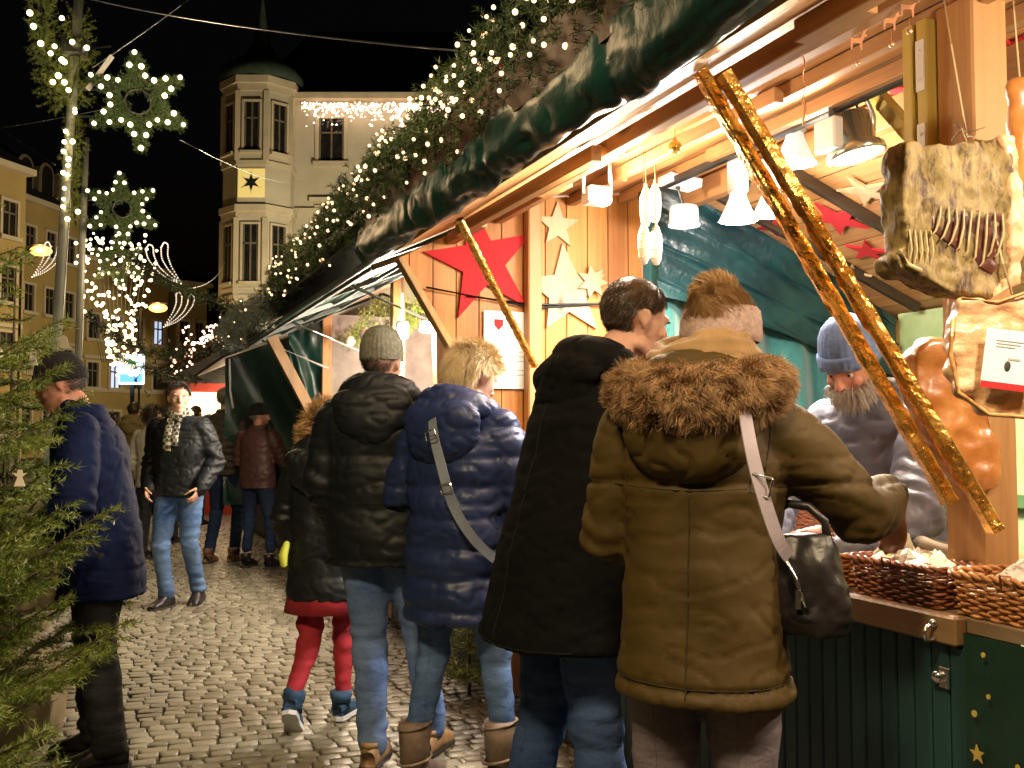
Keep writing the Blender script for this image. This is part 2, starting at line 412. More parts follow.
# ------------------------------------------------------------------ ground
gm, gt, gp = nt('paving_stone')
v = coords(gt); g = node(gt, 'ShaderNodeNewGeometry'); n1 = node(gt, 'ShaderNodeTexNoise', Scale=.5, Detail=4); gt.links.new(v, n1.inputs['Vector'])
mx = node(gt, 'ShaderNodeMix', data_type='RGBA'); mx.inputs[6].default_value = (.15, .135, .085, 1); mx.inputs[7].default_value = (.26, .24, .175, 1)
gt.links.new(g.outputs['Random Per Island'], mx.inputs[0])
m2 = node(gt, 'ShaderNodeMix', data_type='RGBA', blend_type='MULTIPLY'); m2.inputs[0].default_value = .6
gt.links.new(mx.outputs[2], m2.inputs[6]); gt.links.new(n1.outputs[0], m2.inputs[7]); 
hs = node(gt, 'ShaderNodeHueSaturation', Value=1.35); gt.links.new(m2.outputs[2], hs.inputs['Color']); gt.links.new(hs.outputs[0], gp.inputs['Base Color'])
n2 = node(gt, 'ShaderNodeTexNoise', Scale=55, Detail=5); gt.links.new(v, n2.inputs['Vector']); b = node(gt, 'ShaderNodeBump', Strength=.5, Distance=.004)
gt.links.new(n2.outputs[0], b.inputs['Height']); gt.links.new(b.outputs[0], gp.inputs['Normal']); gp.inputs['Roughness'].default_value = .48
joint = mat('joint_sand', (.035, .027, .018), (.06, .048, .03), rough=.95, vs=20, bump=.5, bs=80)
gr = MB(); gr.add([(-140, -60, -.02), (140, -60, -.02), (140, 220, -.02), (-140, 220, -.02)], [(0, 1, 2, 3)])
structure(gr.build('ground', joint))

def cobbles(name, a0, a1, b0, b1, rw, rl, m, top=.0, jit=.25, arc=0):
    V = []; F = []
    b = b0; row = 0
    while b < b1:
        far = b > 16
        h = rw*random.uniform(.9, 1.1); a = a0-random.random()*rl
        while a < a1:
            l = rl*random.uniform(1-jit, 1+jit*1.3); g_ = random.choice((.002, .0035, .0035, .006))
            def off(x): return .02*math.sin(x*3.1+row*.13)+arc*math.sin(x*2.2)
            x0, x1 = a+g_, a+l-g_
            if x1 > a0 and x0 < a1:
                j = lambda: random.uniform(-.007, .007)
                q = [(x0+j(), b+g_+off(x0)+j()), (x1+j(), b+g_+off(x1)+j()), (x1+j(), b+h-g_+off(x1)+j()), (x0+j(), b+h-g_+off(x0)+j())]
                cx = sum(p[0] for p in q)/4; cy = sum(p[1] for p in q)/4; zt = top+random.uniform(-.003, .003); o = len(V)
                tx, ty = random.uniform(-.015, .015), random.uniform(-.015, .015)
                V += [(p[0], p[1], top-.022) for p in q]
                for s, dz in ((.97, -.003), (.88, 0)):
                    V += [(cx+(p[0]-cx)*s, cy+(p[1]-cy)*s, zt+dz+tx*(p[0]-cx)+ty*(p[1]-cy)) for p in q]
                for r_ in (0, 4):
                    for k in range(4): F.append((o+r_+k, o+r_+(k+1) % 4, o+r_+4+(k+1) % 4, o+r_+4+k))
                F.append((o+8, o+9, o+10, o+11))
            a += l
        b += h; row += 1
    me = bpy.data.meshes.new(name); me.from_pydata(V, [], F); me.polygons.foreach_set('use_smooth', [True]*len(F)); me.update()
    o = link(name, me, m); o.rotation_euler = (0, 0, PHI); return structure(o)
cobbles('paving', -3.3, 1.38, 1.0, 34, .078, .098, gm)
dark_st = mat('dark_paving_stone', (.05, .038, .024), (.12, .09, .055), rough=.5, vs=8, bump=.6, bs=60, bd=.004, island=.7)
cobbles('gutter_paving', 1.39, 2.1, 1.0, 24, .075, .085, dark_st)

# ------------------------------------------------------------------ far buildings
plaster = mat('cream_plaster', (.38, .34, .25), (.46, .42, .32), rough=.9, vs=.6, bump=.2, bs=20)
stone = mat('pale_stone', (.42, .36, .25), (.50, .43, .30), rough=.85, vs=1, bump=.2)
ochre = mat('ochre_plaster', (.30, .22, .08), (.38, .28, .10), rough=.9, vs=.5, bump=.2, bs=20)
slate = mat('slate_roof', (.012, .012, .012), (.03, .028, .026), rough=.6, vs=6, bump=.5, bs=20, bd=.02)
copper = mat('green_copper', (.03, .05, .035), (.06, .09, .06), rough=.6, vs=3)
pane_d = mat('dark_glass', (.008, .008, .009), (.02, .018, .015), rough=.12, vs=2, bump=.05)
frame_w = mat('window_frame_paint', (.10, .08, .05), (.14, .11, .07), rough=.7)
def far_window(parent, O, X, Y, x, z, wd, ht, sur=.12, ped=False, cross=True, glassm=None):
    """window set on the wall plane O + X*x + Y*z; N points out of the wall"""
    N = X.cross(Y)
    B = lambda c, h: (O+X*c[0]+Y*c[1]+N*c[2], h, Matrix((X, Y, N)).transposed())
    f = MB()
    for sx in (-1, 1): f.obox(*B((x+sx*(wd/2+sur/2), z, .05), (sur/2, ht/2, .08)))
    f.obox(*B((x, z+ht/2+sur/2, .05), (wd/2+sur, sur/2, .09)))
    if ped: f.obox(*B((x, z+ht/2+sur*2.4, .08), (wd/2+sur*2.4, sur*.7, .18)))
    fo = f.build('window', stone, parent)
    s = MB(); s.obox(*B((x, z-ht/2-sur*.7, .1), (wd/2+sur*1.5, sur*.7, .17))); s.build('sill', stone, fo)
    g = MB(); g.obox(*B((x, z, -.0), (wd/2, ht/2, .02))); g.build('pane', glassm or pane_d, fo)
    if cross:
        c = MB(); c.obox(*B((x, z, .03), (.045, ht/2, .025))); c.obox(*B((x, z+ht*.17, .035), (wd/2, .045, .025)))
        for sx in (-1, 1): c.obox(*B((x+sx*(wd/2-.05), z, .03), (.05, ht/2, .03)))
        c.build('sash', frame_w, fo)
UP = Vector((0, 0, 1)); XX = Vector((1, 0, 0))
# corner house with the bay tower, 55 m away
YH = 55.0
hs_ = empty('corner_house', (-8, YH, 0), 0, 'cream corner house with lit eaves and an onion-roofed bay tower', 'building')
O = Vector((-8, YH, 0))
m = MB(); m.box((-6.2, 0, 0), (20, 14, 19.9)); m.build('wall', plaster, hs_)
m = MB(); m.box((-6.5, -.55, 19.9), (20.3, .3, 20.25)); m.box((-6.4, -.35, 19.55), (20.2, .2, 19.9)); m.build('cornice', stone, hs_); m = MB(); m.box((-6.3, -.2, 13.6), (20, .1, 13.85)); m.build('string_course', stone, hs_)
m = MB(); m.add([(-6.5, -.5, 20.25), (20.3, -.5, 20.25), (20.3, 14, 20.25), (-6.5, 14, 20.25), (-4, 4, 25.5), (20.3, 4, 25.5), (20.3, 10, 25.5), (-4, 10, 25.5)],
    [(0, 1, 5, 4), (1, 2, 6, 5), (2, 3, 7, 6), (3, 0, 4, 7), (4, 5, 6, 7), (0, 3, 2, 1)]); m.build('roof', slate, hs_)
for zi, zc in enumerate((17.7, 12.6, 8.0, 3.6)):
    for xi in range(4): far_window(hs_, Vector((0, 0, 0)), XX, UP, -2.05+xi*5.6, zc, 1.4, 2.45, .2, ped=(zi == 1))
tc = Vector((-5.95, -.2, 0)); TR = 2.0
oct_ = [(tc.x+TR*math.cos(R(22.5+45*k)), tc.y+TR*math.sin(R(22.5+45*k))) for k in range(8)]
def octring(m, r, z0, z1): m.prism([(tc.x+r*math.cos(R(22.5+45*k)), tc.y+r*math.sin(R(22.5+45*k))) for k in range(8)], z1-z0, (0, 0, z0), XX, (0, 1, 0))
m = MB(); octring(m, TR, 8.6, 20.2); m.lathe([(.3, 6.6), (.9, 7.2), (1.5, 7.9), (1.95, 8.6)], (tc.x, tc.y, 0), 8); m.build('bay', plaster, hs_)
m = MB()
for z0, z1, r in ((20.2, 20.6, 2.25), (19.8, 20.2, 2.1), (15.75, 16.0, 2.12), (13.25, 13.6, 2.2), (12.9, 13.25, 2.1), (8.4, 8.75, 2.2), (9.0, 9.15, 2.1)): m = MB(); octring(m, r, z0, z1); m.build('bay_moulding', stone, hs_)
for x, y in oct_:
    for z0, z1 in ((8.75, 12.9), (16.0, 19.8)): m = MB(); m.box((x-.13, y-.13, z0), (x+.13, y+.13, z1)); m.build('bay_pilaster', stone, hs_)
for k in (5, 6, 7):                                    # faces towards the street
    A = Vector((oct_[k-1][0], oct_[k-1][1], 0)); B_ = Vector((oct_[k % 8][0], oct_[k % 8][1], 0))
    X = (B_-A).normalized(); mid = (A+B_)/2
    for zc, ht in ((17.85, 2.7), (11.0, 3.1)): far_window(hs_, mid, X, UP, 0, zc, .85, ht, .1)
m = MB(); m.lathe([(2.3, 20.6), (2.35, 20.9), (2.15, 21.4), (1.5, 21.9), (.85, 22.4), (.45, 23.2), (.26, 24.2), (.1, 25.4), (.03, 26.3)], (tc.x, tc.y, 0), 16); m.build('onion_roof', copper, hs_)
m = MB(); m.ell((tc.x, tc.y, 26.4), .22); m.tube([(tc.x, tc.y, 26.4), (tc.x, tc.y, 27.3)], .05); m.build('finial', chrome, hs_)
fy = tc.y-TR*math.cos(R(22.5))
pl = MB(); pl.box((tc.x-.72, fy-.06, 14.0), (tc.x+.72, fy-.02, 15.55)); lp = pl.build('lit_panel', glow('lit_panel_yellow', (.62, .48, .16), .6), hs_)
m = MB(); m.prism(star_poly(6, .48, .2), .03, (tc.x, fy-.07, 14.8), XX, UP); m.prism(star_poly(6, .62, .05), .03, (tc.x, fy-.075, 14.8), XX, UP); m.build('star', metal_d, lp)
# icicle lights on the eaves
ic = empty('icicle_lights', (-8, YH-.7, 19.6), 0, 'curtain of tiny white icicle lights under the eaves of the corner house', 'fairy lights')
V = []
for k in range(520):
    x = random.uniform(-3.6, 6.2); z = -abs(random.gauss(0, .42)); r = random.uniform(.022, .045); c = np.array([x, random.uniform(-.1, .1), z])
    t = [c+np.array(q)*r*1.5 for q in ((1, 0, -.6), (-1, 0, -.6), (0, 1, -.2), (0, 0, 1))]
    V += [[t[0], t[1], t[3]], [t[1], t[2], t[3]], [t[0], t[2], t[3]], [t[0], t[1], t[2]]]
o = tri_mesh('bulbs', V, glow('icicle_bulb', (1, .72, .55), 6), ic); o['kind'] = 'stuff'
m = MB(); m.tube([(-3.7, 0, .03), (6.3, 0, .03)], .02, 6); m.build('cable', metal_d, ic)

def block(name, label, cx, cy, rz, wd, dp, ht, wallm, rows, cols, wz, ww, wh, roof_h, dormers=0, cat='building', lit=()):
    e = empty(name, (cx, cy, 0), rz, label, cat)
    m = MB(); m.box((0, 0, 0), (wd, dp, ht)); m.build('wall', wallm, e)
    m = MB(); m.box((-.25, -.4, ht), (wd+.25, .2, ht+.3)); m.build('cornice', stone, e); m = MB(); m.box((-.1, -.18, ht*.33), (wd+.1, .1, ht*.33+.22)); m.build('string_course', stone, e)
    m = MB(); m.add([(-.3, -.45, ht+.3), (wd+.3, -.45, ht+.3), (wd+.3, dp, ht+.3), (-.3, dp, ht+.3), (-.3, dp*.5, ht+roof_h), (wd+.3, dp*.5, ht+roof_h)],
        [(0, 1, 5, 4), (3, 2, 5, 4), (0, 4, 3), (1, 2, 5), (0, 3, 2, 1)]); ro = m.build('roof', slate, e)
    for k in range(dormers):
        x = wd*(k+.5)/dormers; d = MB(); arch = [(-.7, 0), (.7, 0), (.7, 1.6)]+[(.7*math.cos(t), 1.6+.7*math.sin(t)) for t in (.5, 1.0, 1.57, 2.1, 2.6)]+[(-.7, 1.6)]
        d.prism(arch, -3.2, (x, .3, ht+.5), XX, UP); dd = d.build('dormer', frame_w, ro)
        q = MB(); q.prism([(a*.62, .25+b_*.8) for a, b_ in arch], .05, (x, .25, ht+.5), XX, UP); q.build('pane', pane_d, dd)
    for i, zc in enumerate(wz):
        for j in range(cols): far_window(e, Vector((0, 0, 0)), XX, UP, wd*(j+.5)/cols, zc, ww, wh, .14, ped=(i == 1), glassm=(bpy.data.materials['lit_window'] if (i, j) in lit else None))
    return e
glow('lit_window', (.55, .65, .9), .8)
# rows of houses closing the left side of the street
block('yellow_townhouse', 'yellow townhouse cut by the left edge with a broad cornice', -25.4, 45, R(74), 4.4, 9, 14.2, ochre, 4, 2, (2.2, 5.4, 8.6, 11.8), .95, 1.7, 3.2)
block('dormer_townhouse', 'townhouse with dark roof and arched dormers behind the lamp post', -27.4, 55, R(80), 5.6, 9, 14.4, ochre, 4, 3, (2.2, 5.6, 9.0, 12.3), .85, 1.5, 4.6, dormers=3)
block('gabled_townhouse', 'lit ochre townhouse behind the hanging light curtain', -26.3, 60.8, R(60), 6.6, 10, 12.0, ochre, 3, 4, (2.0, 5.0, 8.0), .8, 1.5, 3.0, lit=((1, 1), (2, 3)))
block('corner_townhouse', 'narrow dim townhouse right of the hanging light curtain', -22.6, 67, R(45), 2.2, 9, 11.4, ochre, 3, 2, (2.2, 5.2, 8.2), .7, 1.5, 2.0)
block('street_end_house', 'low dark house behind the crowd at the end of the lane', -24, 80, 0, 12, 9, 8.5, plaster, 2, 5, (2.2, 5.2), .9, 1.5, 3.0)
# lit white-blue sign far down the lane
sg = world(132, 369, 27); s_ = empty('lit_sign', (sg.x, sg.y, 0), 0, 'glowing white and blue sign on a post far down the lane', 'sign')
m = MB(); m.tube([(0, .05, 0), (0, .05, sg.z+.4)], .06); m.build('post', metal_d, s_)
m = MB(); m.box((-.34, -.05, sg.z-.42), (.34, .03, sg.z+.4), .02); bd = m.build('panel', glow('sign_white', (.75, .95, 1), 1.6), s_)
m = MB(); m.box((-.30, -.06, sg.z-.36), (.30, -.052, sg.z-.14)); m.build('blue_band', glow('sign_blue', (.15, .45, .9), 1.5), s_)
m = MB(); m.prism([(-.2, 0), (.2, 0), (0, .2)], .01, (0, -.055, sg.z+.12), XX, UP); m.build('green_mark', glow('sign_green', (.2, .7, .35), 1.2), s_)
# sodium street lamps
for (px, py, Y, lb) in ((158, 308, 45, 'orange street lamp glowing right of the hanging light curtain'), (41, 251, 38, 'orange street lamp glowing left of the lamp post')):
    p = world(px, py, Y); e = empty('street_lamp', (p.x, p.y, 0), 0, lb, 'street lamp', 'orange street lamps')
    m = MB(); m.tube([(-.9, .3, 0), (-.9, .3, p.z-.1), (-.6, .2, p.z+.25), (0, 0, p.z+.16)], .05); m.build('mast', metal_d, e)
    m = MB(); m.ell((0, .1, p.z+.22), (.4, .3, .10)); m.build('hood', metal_d, e)
    m = MB(); m.ell((0, 0, p.z), (.42, .28, .2)); m.build('globe', glow('sodium_glow', (1, .42, .07), 4), e)
    lamp('street_lamp_light', (p.x, p.y-.5, p.z), 220, (1, .55, .2), .2)
lamp('house_light', world(400, 330, 44), 7500, (1, .84, .55), .5)
lamp('house_light', world(250, 300, 46)+Vector((0, 0, -3)), 230, (1, .78, .42), .5)
lamp('lane_light', (-18.5, 52, 5.5), 520, (1, .68, .3), .4)
lamp('lane_light', (-18, 42, 5.5), 120, (1, .68, .3), .4)
# ------------------------------------------------------------------ market stalls
def roof_z(a): return 2.605-.13*(2.65-a) if a > 1.85 else 2.50-.49*(1.85-a)
def back_z(a): return 2.605-.40*(a-2.65)
def sheet(fn, nu, nv, thick=0):
    """grid surface from fn(u,v)->(x,y,z)"""
    m = MB(); vs = [fn(i/nu, j/nv) for j in range(nv+1) for i in range(nu+1)]
    m.add(vs, [(j*(nu+1)+i, j*(nu+1)+i+1, (j+1)*(nu+1)+i+1, (j+1)*(nu+1)+i) for j in range(nv) for i in range(nu)], True); return m
def slab(m, a0, z0, a1, z1, b0, b1, t=.02):
    """sloping board between two lines that run along the street"""
    n = Vector((-(z1-z0), 0, a1-a0)).normalized()*t
    m.add([(a0, b0, z0), (a1, b0, z1), (a1, b1, z1), (a0, b1, z0), (a0+n.x, b0, z0+n.z), (a1+n.x, b0, z1+n.z), (a1+n.x, b1, z1+n.z), (a0+n.x, b1, z0+n.z)],
          [(0, 3, 2, 1), (4, 5, 6, 7), (0, 1, 5, 4), (1, 2, 6, 5), (2, 3, 7, 6), (3, 0, 4, 7)])
def tarp_roll(b0, b1, m_, parent, org, a=1.14, z=2.265, ra=.06, rb=.105, seed=0, col=None):
    n = 420; pts = []; rr = []; vs = []; fs = []; K = 28
    for i in range(n+1):
        b = b0+(b1-b0)*i/n
        for k in range(K):
            t = 2*PI*k/K
            f = 1+.22*noise.noise((b*2.2, math.cos(t)*1.3+seed, math.sin(t)*1.3))+.2*noise.noise((b*6, math.cos(t)*2+seed, math.sin(t)*2))+.08*math.sin(b*23+3*math.sin(b*5)+t*1.5)*max(0, noise.noise((b*1.3, seed, 2))+.2)
            f -= .16*max(0, 1-abs(noise.noise((b*5+1.6*math.cos(t), math.sin(t)*1.6, seed+7)))*6)**1.5*(.4+.6*abs(noise.noise((b*1.7, seed, 5)))*2)
            pin = 1-.14*math.exp(-((b*1.18+seed) % 1-.5)**2/.0012)      # tied in with straps
            vs.append((a+ra*math.cos(t)*f*pin, b, z+rb*math.sin(t)*f*pin))
        if i: fs += [((i-1)*K+k, (i-1)*K+(k+1) % K, i*K+(k+1) % K, i*K+k) for k in range(K)]
    fs += [tuple(range(K)), tuple(range(n*K, n*K+K))[::-1]]
    m = MB(); m.add(vs, fs, True); return m.build('rolled_tarpaulin', m_, parent, org)

org1 = Vector((1.85, 2.4, 0))
st = mkt('market_stall', *org1, 'near wooden market stall with red star decorations, lit inside, selling smoked meat', 'market stall', 'market stalls')
S1B0, S1B1 = .45, 4.45
m = MB()
for i in range(46):
    b = 1.79+i*.0575
    if b > 4.36: break
    m.box((1.862, b+.002, .06), (1.884, b+.0555, .85), .004)
m.build('front_panel', green_p, st, org1)
m = MB(); m.box((1.885, .5, .04), (1.905, 4.4, .845)); m.box((1.86, 1.76, .02), (1.91, 4.42, .06)); m.build('backing_board', metal_d, st, org1)
m = MB(); m.box((1.835, 1.80, .853), (1.875, 4.40, .922), .006); cb = m.build('counter_edge', wood('counter_board', (.14, .075, .03), (.30, .18, .08), axis=1), st, org1)
m = MB(); m.box((1.876, .5, .885), (2.55, 4.40, .915)); m.build('countertop', wood_dk, st, org1)
m = MB(); m.tube([(1.828, 1.86, .90), (1.812, 1.86, .895), (1.80, 1.86, .88), (1.805, 1.86, .862), (1.825, 1.86, .86), (1.835, 1.86, .87)], .0045, 8); m.ell((1.83, 1.86, .90), .01); m.build('hook', chrome, st, org1)
m = MB(); m.ell((1.848, 1.87, .77), (.012, .016, .016)); m.box((1.852, 1.84, .745), (1.86, 1.87, .795), .002); m.build('latch', chrome, st, org1)
for (a, b, h, s) in ((2.12, 1.98, 2.5, .062), (1.88, 4.41, 2.5, .035), (4.1, .5, 1.98, .05), (4.1, 4.4, 1.98, .05), (1.9, .5, 2.5, .055)):
    m = MB(); m.box((a-s, b-s, .08), (a+s, b+s, h), .006); m.build('post', wood_zp, st, org1)
for b in (2.048, 2.10): m = MB(); m.box((2.03, b, 1.95), (2.09, b+.036, 2.48), .003); m.build('bracing_board', wood('yellow_batten', (.34, .24, .04), (.55, .42, .10), axis=2), st, org1)
for zz in (2.05, 2.28):
    m = MB(); m.box((2.024, 2.052, zz), (2.029, 2.08, zz+.14)); m.ell((2.024, 2.066, zz+.03), .005); m.ell((2.024, 2.066, zz+.11), .005)
    m.build('bracket', metal_w, st, org1)
# wooden gable with wing, then cloth
m = MB(); m.prism([(1.24, 2.17), (1.50, 1.72), (1.845, 1.17), (1.845, .1), (2.5, .1), (2.5, 2.575), (1.85, 2.495)], .02, (0, 4.472, 0), (1, 0, 0), (0, 0, 1)); m.build('side_wall', wood_z, st, org1)
m = MB(); m.beam((1.22, 4.435, 2.16), (1.852, 4.435, 1.14), .03, .07, Vector((0, 1, 0))); m.build('wing_edge', wood('edge_batten', (.40, .22, .07), (.6, .38, .14), axis=2), st, org1)
m = sheet(lambda u, v: (2.5+1.62*u, 4.40+.035*math.sin(u*38+3*v)+.03*noise.noise((u*9, v*3, 1)), .1+(back_z(2.5+1.62*u)-.16)*v), 160, 30); m.build('side_curtain', velvet, st, org1)
m = sheet(lambda u, v: (2.52+1.5*u, 4.31-.12*v*math.sin(u*3.1)+.03*noise.noise((u*7+v*5, v*8, 4)), back_z(2.52+1.5*u)-.07-.55*(1-v)*(1-.45*u)+.02*math.sin(v*20+u*5)), 70, 34); m.build('hanging_tarpaulin', mat('dark_tarpaulin', (.004, .02, .025), (.01, .045, .05), rough=.3, vs=4, bump=.6, bs=10, bd=.02), st, org1)
m = sheet(lambda u, v: (4.08+.02*noise.noise((u*14, v*3, 0)), S1B0+(4.36-S1B0)*u, .1+1.92*v), 60, 12); m.build('back_sheet', pale_t, st, org1)
m = MB()
for b in (1.2, 2.35, 3.3): m.box((4.0, b-.03, .1), (4.06, b+.03, 2.0), .004)
m.box((4.0, .5, 1.0), (4.05, 4.36, 1.06)); m.build('back_frame', mat('green_batten', (.10, .22, .07), (.16, .30, .10), rough=.6), st, org1)
m = MB(); slab(m, 1.18, 2.172, 1.846, 2.498, S1B0, 4.5); m.build('flap', wood_b, st, org1)
m = MB(); slab(m, 1.854, 2.503, 2.65, 2.605, S1B0, 4.5); slab(m, 2.65, 2.605, 4.35, back_z(4.35), S1B0, 4.5); m.build('ceiling', wood_b, st, org1)
m = MB(); slab(m, 1.10, 2.24, 1.85, 2.60, S1B0-.05, 4.56, .012); slab(m, 1.85, 2.60, 2.65, 2.78, S1B0-.05, 4.56, .012); slab(m, 2.65, 2.78, 4.45, 2.05, S1B0-.05, 4.56, .012); m.build('roof_cover', mat('brown_roofing', (.010, .006, .004), (.02, .012, .008), rough=.6), st, org1)
k = 0
for (a, off, dz) in ((1.42, 0, .0), (1.66, .35, 0), (2.05, .1, 0), (2.33, .6, 0)):
    b = S1B0-off
    while b < 4.4:
        b1 = min(b+1.35, 4.43); b0 = max(b, S1B0+.02)
        if b1-b0 > .2:
            z = roof_z(a)-.012; m = MB(); m.beam((a+.05*(k % 2), b0, z-.035+.02*(k % 2)), (a+.05*(k % 2), b1, z-.028+.016*(k % 2)), .038, .052)
            m.build('roof_beam', wood_bz, st, org1); k += 1
        b += 1.18
m = MB(); m.beam((2.66, S1B0+.05, 2.53), (2.66, 4.43, 2.53), .06, .11); m.build('ridge_beam', wood_bz, st, org1)
for b in (4.15, 3.62, 2.85, 2.1):
    m = MB(); m.beam((2.70, b, 2.555), (4.02, b, back_z(4.02)-.03), .035, .05); m.build('rafter', wood('dark_rafter', (.03, .018, .01), (.07, .045, .025), axis=0), st, org1)
m = MB(); m.beam((2.36, 2.2, 2.50), (2.36, 4.2, 2.50), .035, .03); m.build('light_rail', metal_d, st, org1)
p0, p1 = hit(868, 85, (2.55, 0, 0), (1, 0, 0)), hit(925, 150, (2.55, 0, 0), (1, 0, 0))
m = MB(); m.beam(p0+(p0-p1)*.3, p1+(p1-p0)*.5, .05, .05); m.build('brace', bpy.data.materials['yellow_batten'], st, org1)
tarp_roll(.5, 4.72, green_t, st, org1)
m = MB(); m.box((1.09, .5, 2.30), (1.12, 4.6, 2.47)); m.build('fascia', mat('dark_brown_board', (.035, .016, .008), (.07, .035, .018), rough=.5, vs=8), st, org1)
# red and white scalloped cloth under the garland
sm_, st_, sp_ = nt('red_white_cloth'); wv = node(st_, 'ShaderNodeTexWave', Scale=4.2, Distortion=1.5); wv.bands_direction = 'Y'; st_.links.new(coords(st_), wv.inputs[0])
cr = node(st_, 'ShaderNodeValToRGB'); cr.color_ramp.elements[0].position = .45; cr.color_ramp.elements[0].color = (.55, .5, .42, 1); cr.color_ramp.elements[1].position = .55; cr.color_ramp.elements[1].color = (.4, .02, .02, 1)
st_.links.new(wv.outputs[1], cr.inputs[0]); st_.links.new(cr.outputs[0], sp_.inputs['Base Color']); sp_.inputs['Roughness'].default_value = .8
m = sheet(lambda u, v: (1.10+.01*math.sin(u*90), 1.3+1.7*u, 2.40+.08*v-.03*abs(math.sin(u*30))*(1-v)), 120, 4); m.build('striped_valance', sm_, st, org1)
# foil-wrapped struts (pair on the right, a slim one by the gable)
def strut(p, q, w, nm='foil_strut'):
    m = MB(); p, q = Vector(p), Vector(q); n = 90; vs = []; fs = []; x, y, d = frame_from(q-p); K = 12
    for i in range(n+1):
        c = p+(q-p)*(i/n)
        for k in range(K):
            t = 2*PI*k/K; cx = math.copysign(abs(math.cos(t))**.5, math.cos(t)); cy = math.copysign(abs(math.sin(t))**.5, math.sin(t))
            f = 1+.22*noise.noise((i*.45, cx*1.5+p.x*7, cy*1.5)); vs.append(c+x*cx*w*f+y*cy*w*f*.7)
        if i: fs += [((i-1)*K+k, (i-1)*K+(k+1) % K, i*K+(k+1) % K, i*K+k) for k in range(K)]
    m.add(vs, fs, False); return m.build(nm, gold, st, org1)
strut(market(700, 72, 2.42), market(950, 502, 2.45), .0235)
strut(market(724, 74, 2.36), market(996, 530, 2.40), .0235)
strut((1.27, 3.72, 2.20), (1.80, 4.2, 1.66), .016)
# stars nailed to gable and roof
def wall_star(px, py, plane, nrm, X, Y, n, r1, r2, m_, rot=0, t=.012, parent=st, org=org1, jit=.06):
    c = hit(px, py, plane, nrm); N = Vector(X).normalized().cross(Vector(Y).normalized())
    m = MB(); m.prism(star_poly(n, r1, r2, rot, jit), t, c, X, Y); return m.build('star', m_, parent, org)
GW = ((0, 4.448, 0), (0, 1, 0), (1, 0, 0), (0, 0, 1))
wall_star(481, 262, *GW, 5, .30, .115, red_felt, .22, .016)
wall_star(557, 226, *GW, 5, .115, .05, pale_wood, .0)
wall_star(566, 291, *GW, 5, .23, .105, pale_wood, .1, .014)
wall_star(592, 282, (0, 4.43, 0), (0, 1, 0), (1, 0, 0), (0, 0, 1), 7, .085, .045, pale_wood, .2)
BS = Vector((1, 0, -.40)).normalized()
BP = ((2.65, 0, 2.59), (.40, 0, 1), BS, (0, -1, 0))
for (px, py, r1, m_, rt) in ((925, 101, .22, red_felt, .5), (838, 218, .16, red_felt, .2), (868, 250, .12, red_felt, .9), (866, 190, .13, pale_wood, .1), (850, 272, .12, pale_wood, .6), (700, 182, .09, red_felt, .1), (772, 226, .10, red_felt, .4), (814, 140, .09, red_felt, .3), (1015, 52, .16, red_felt, .4)):
    wall_star(px, py, *BP, 5, r1, r1*.36, m_, rt, .012)
FP = ((1.85, 0, 2.49), (-.49, 0, 1), Vector((1, 0, .49)).normalized(), (0, 1, 0))
# poster on the gable
p = hit(512, 345, (0, 4.44, 0), (0, 1, 0)); m = MB(); m.box((p.x-.145, 4.436, p.z-.21), (p.x+.145, 4.44, p.z+.16)); ps = m.build('poster', paper, st, org1)
m = MB(); m.prism([(-.022, .02), (-.022, -.008), (0, -.032), (.022, -.008), (.022, .02)], .002, (p.x-.07, 4.4355, p.z+.10), (1, 0, 0), (0, 0, 1)); m.build('red_crest', red_felt, ps, org1)
m = MB()
for i in range(9): m.box((p.x-.10, 4.434, p.z+.03-i*.022), (p.x+random.uniform(.02, .12), 4.4355, p.z+.034-i*.022))
m.build('printed_text', mat('grey_ink', (.3, .3, .3)), ps, org1)
m = MB(); m.tube([(1.55, 4.425, 2.0), (1.9, 4.43, 1.975), (2.3, 4.425, 2.0), (2.5, 4.42, 1.99)], .006, 6); m.tube([(1.35, 4.425, 2.03), (1.9, 4.43, 1.96), (2.5, 4.42, 2.02)], .005, 6); m.build('cable', metal_d, st, org1)
# starry cloth end of the counter
orgc = Vector((1.9, 1.2, 0))
m = sheet(lambda u, v: (1.845+.012*math.sin(u*26)*(1-v), .55+1.235*u, .03+.86*v), 60, 14)
stc = m.build('starry_cloth', mat('starry_green_cloth', (.004, .022, .012), (.008, .035, .02), rough=.4, bump=.5, bs=14, bd=.01), st, org1)
m = MB()
for i in range(60):
    r = random.choice((.006, .006, .008, .022)); bb, zz = random.uniform(.6, 1.76), random.uniform(.08, .86)
    if r > .02: m.prism(star_poly(5, r, r*.42, random.random()), .002, (1.828, bb, zz), (0, -1, 0), (0, 0, 1))
    else: m.prism([(r*math.cos(t), r*math.sin(t)) for t in np.linspace(0, 2*PI, 8)[:-1]], .002, (1.828, bb, zz), (0, -1, 0), (0, 0, 1))
m.v = [(x-org1.x, y-org1.y, z-org1.z) for x, y, z in m.v]; m.build('gold_print', mat('gold_print', (.55, .4, .08), (.7, .5, .1), rough=.4, metal=.3), stc)

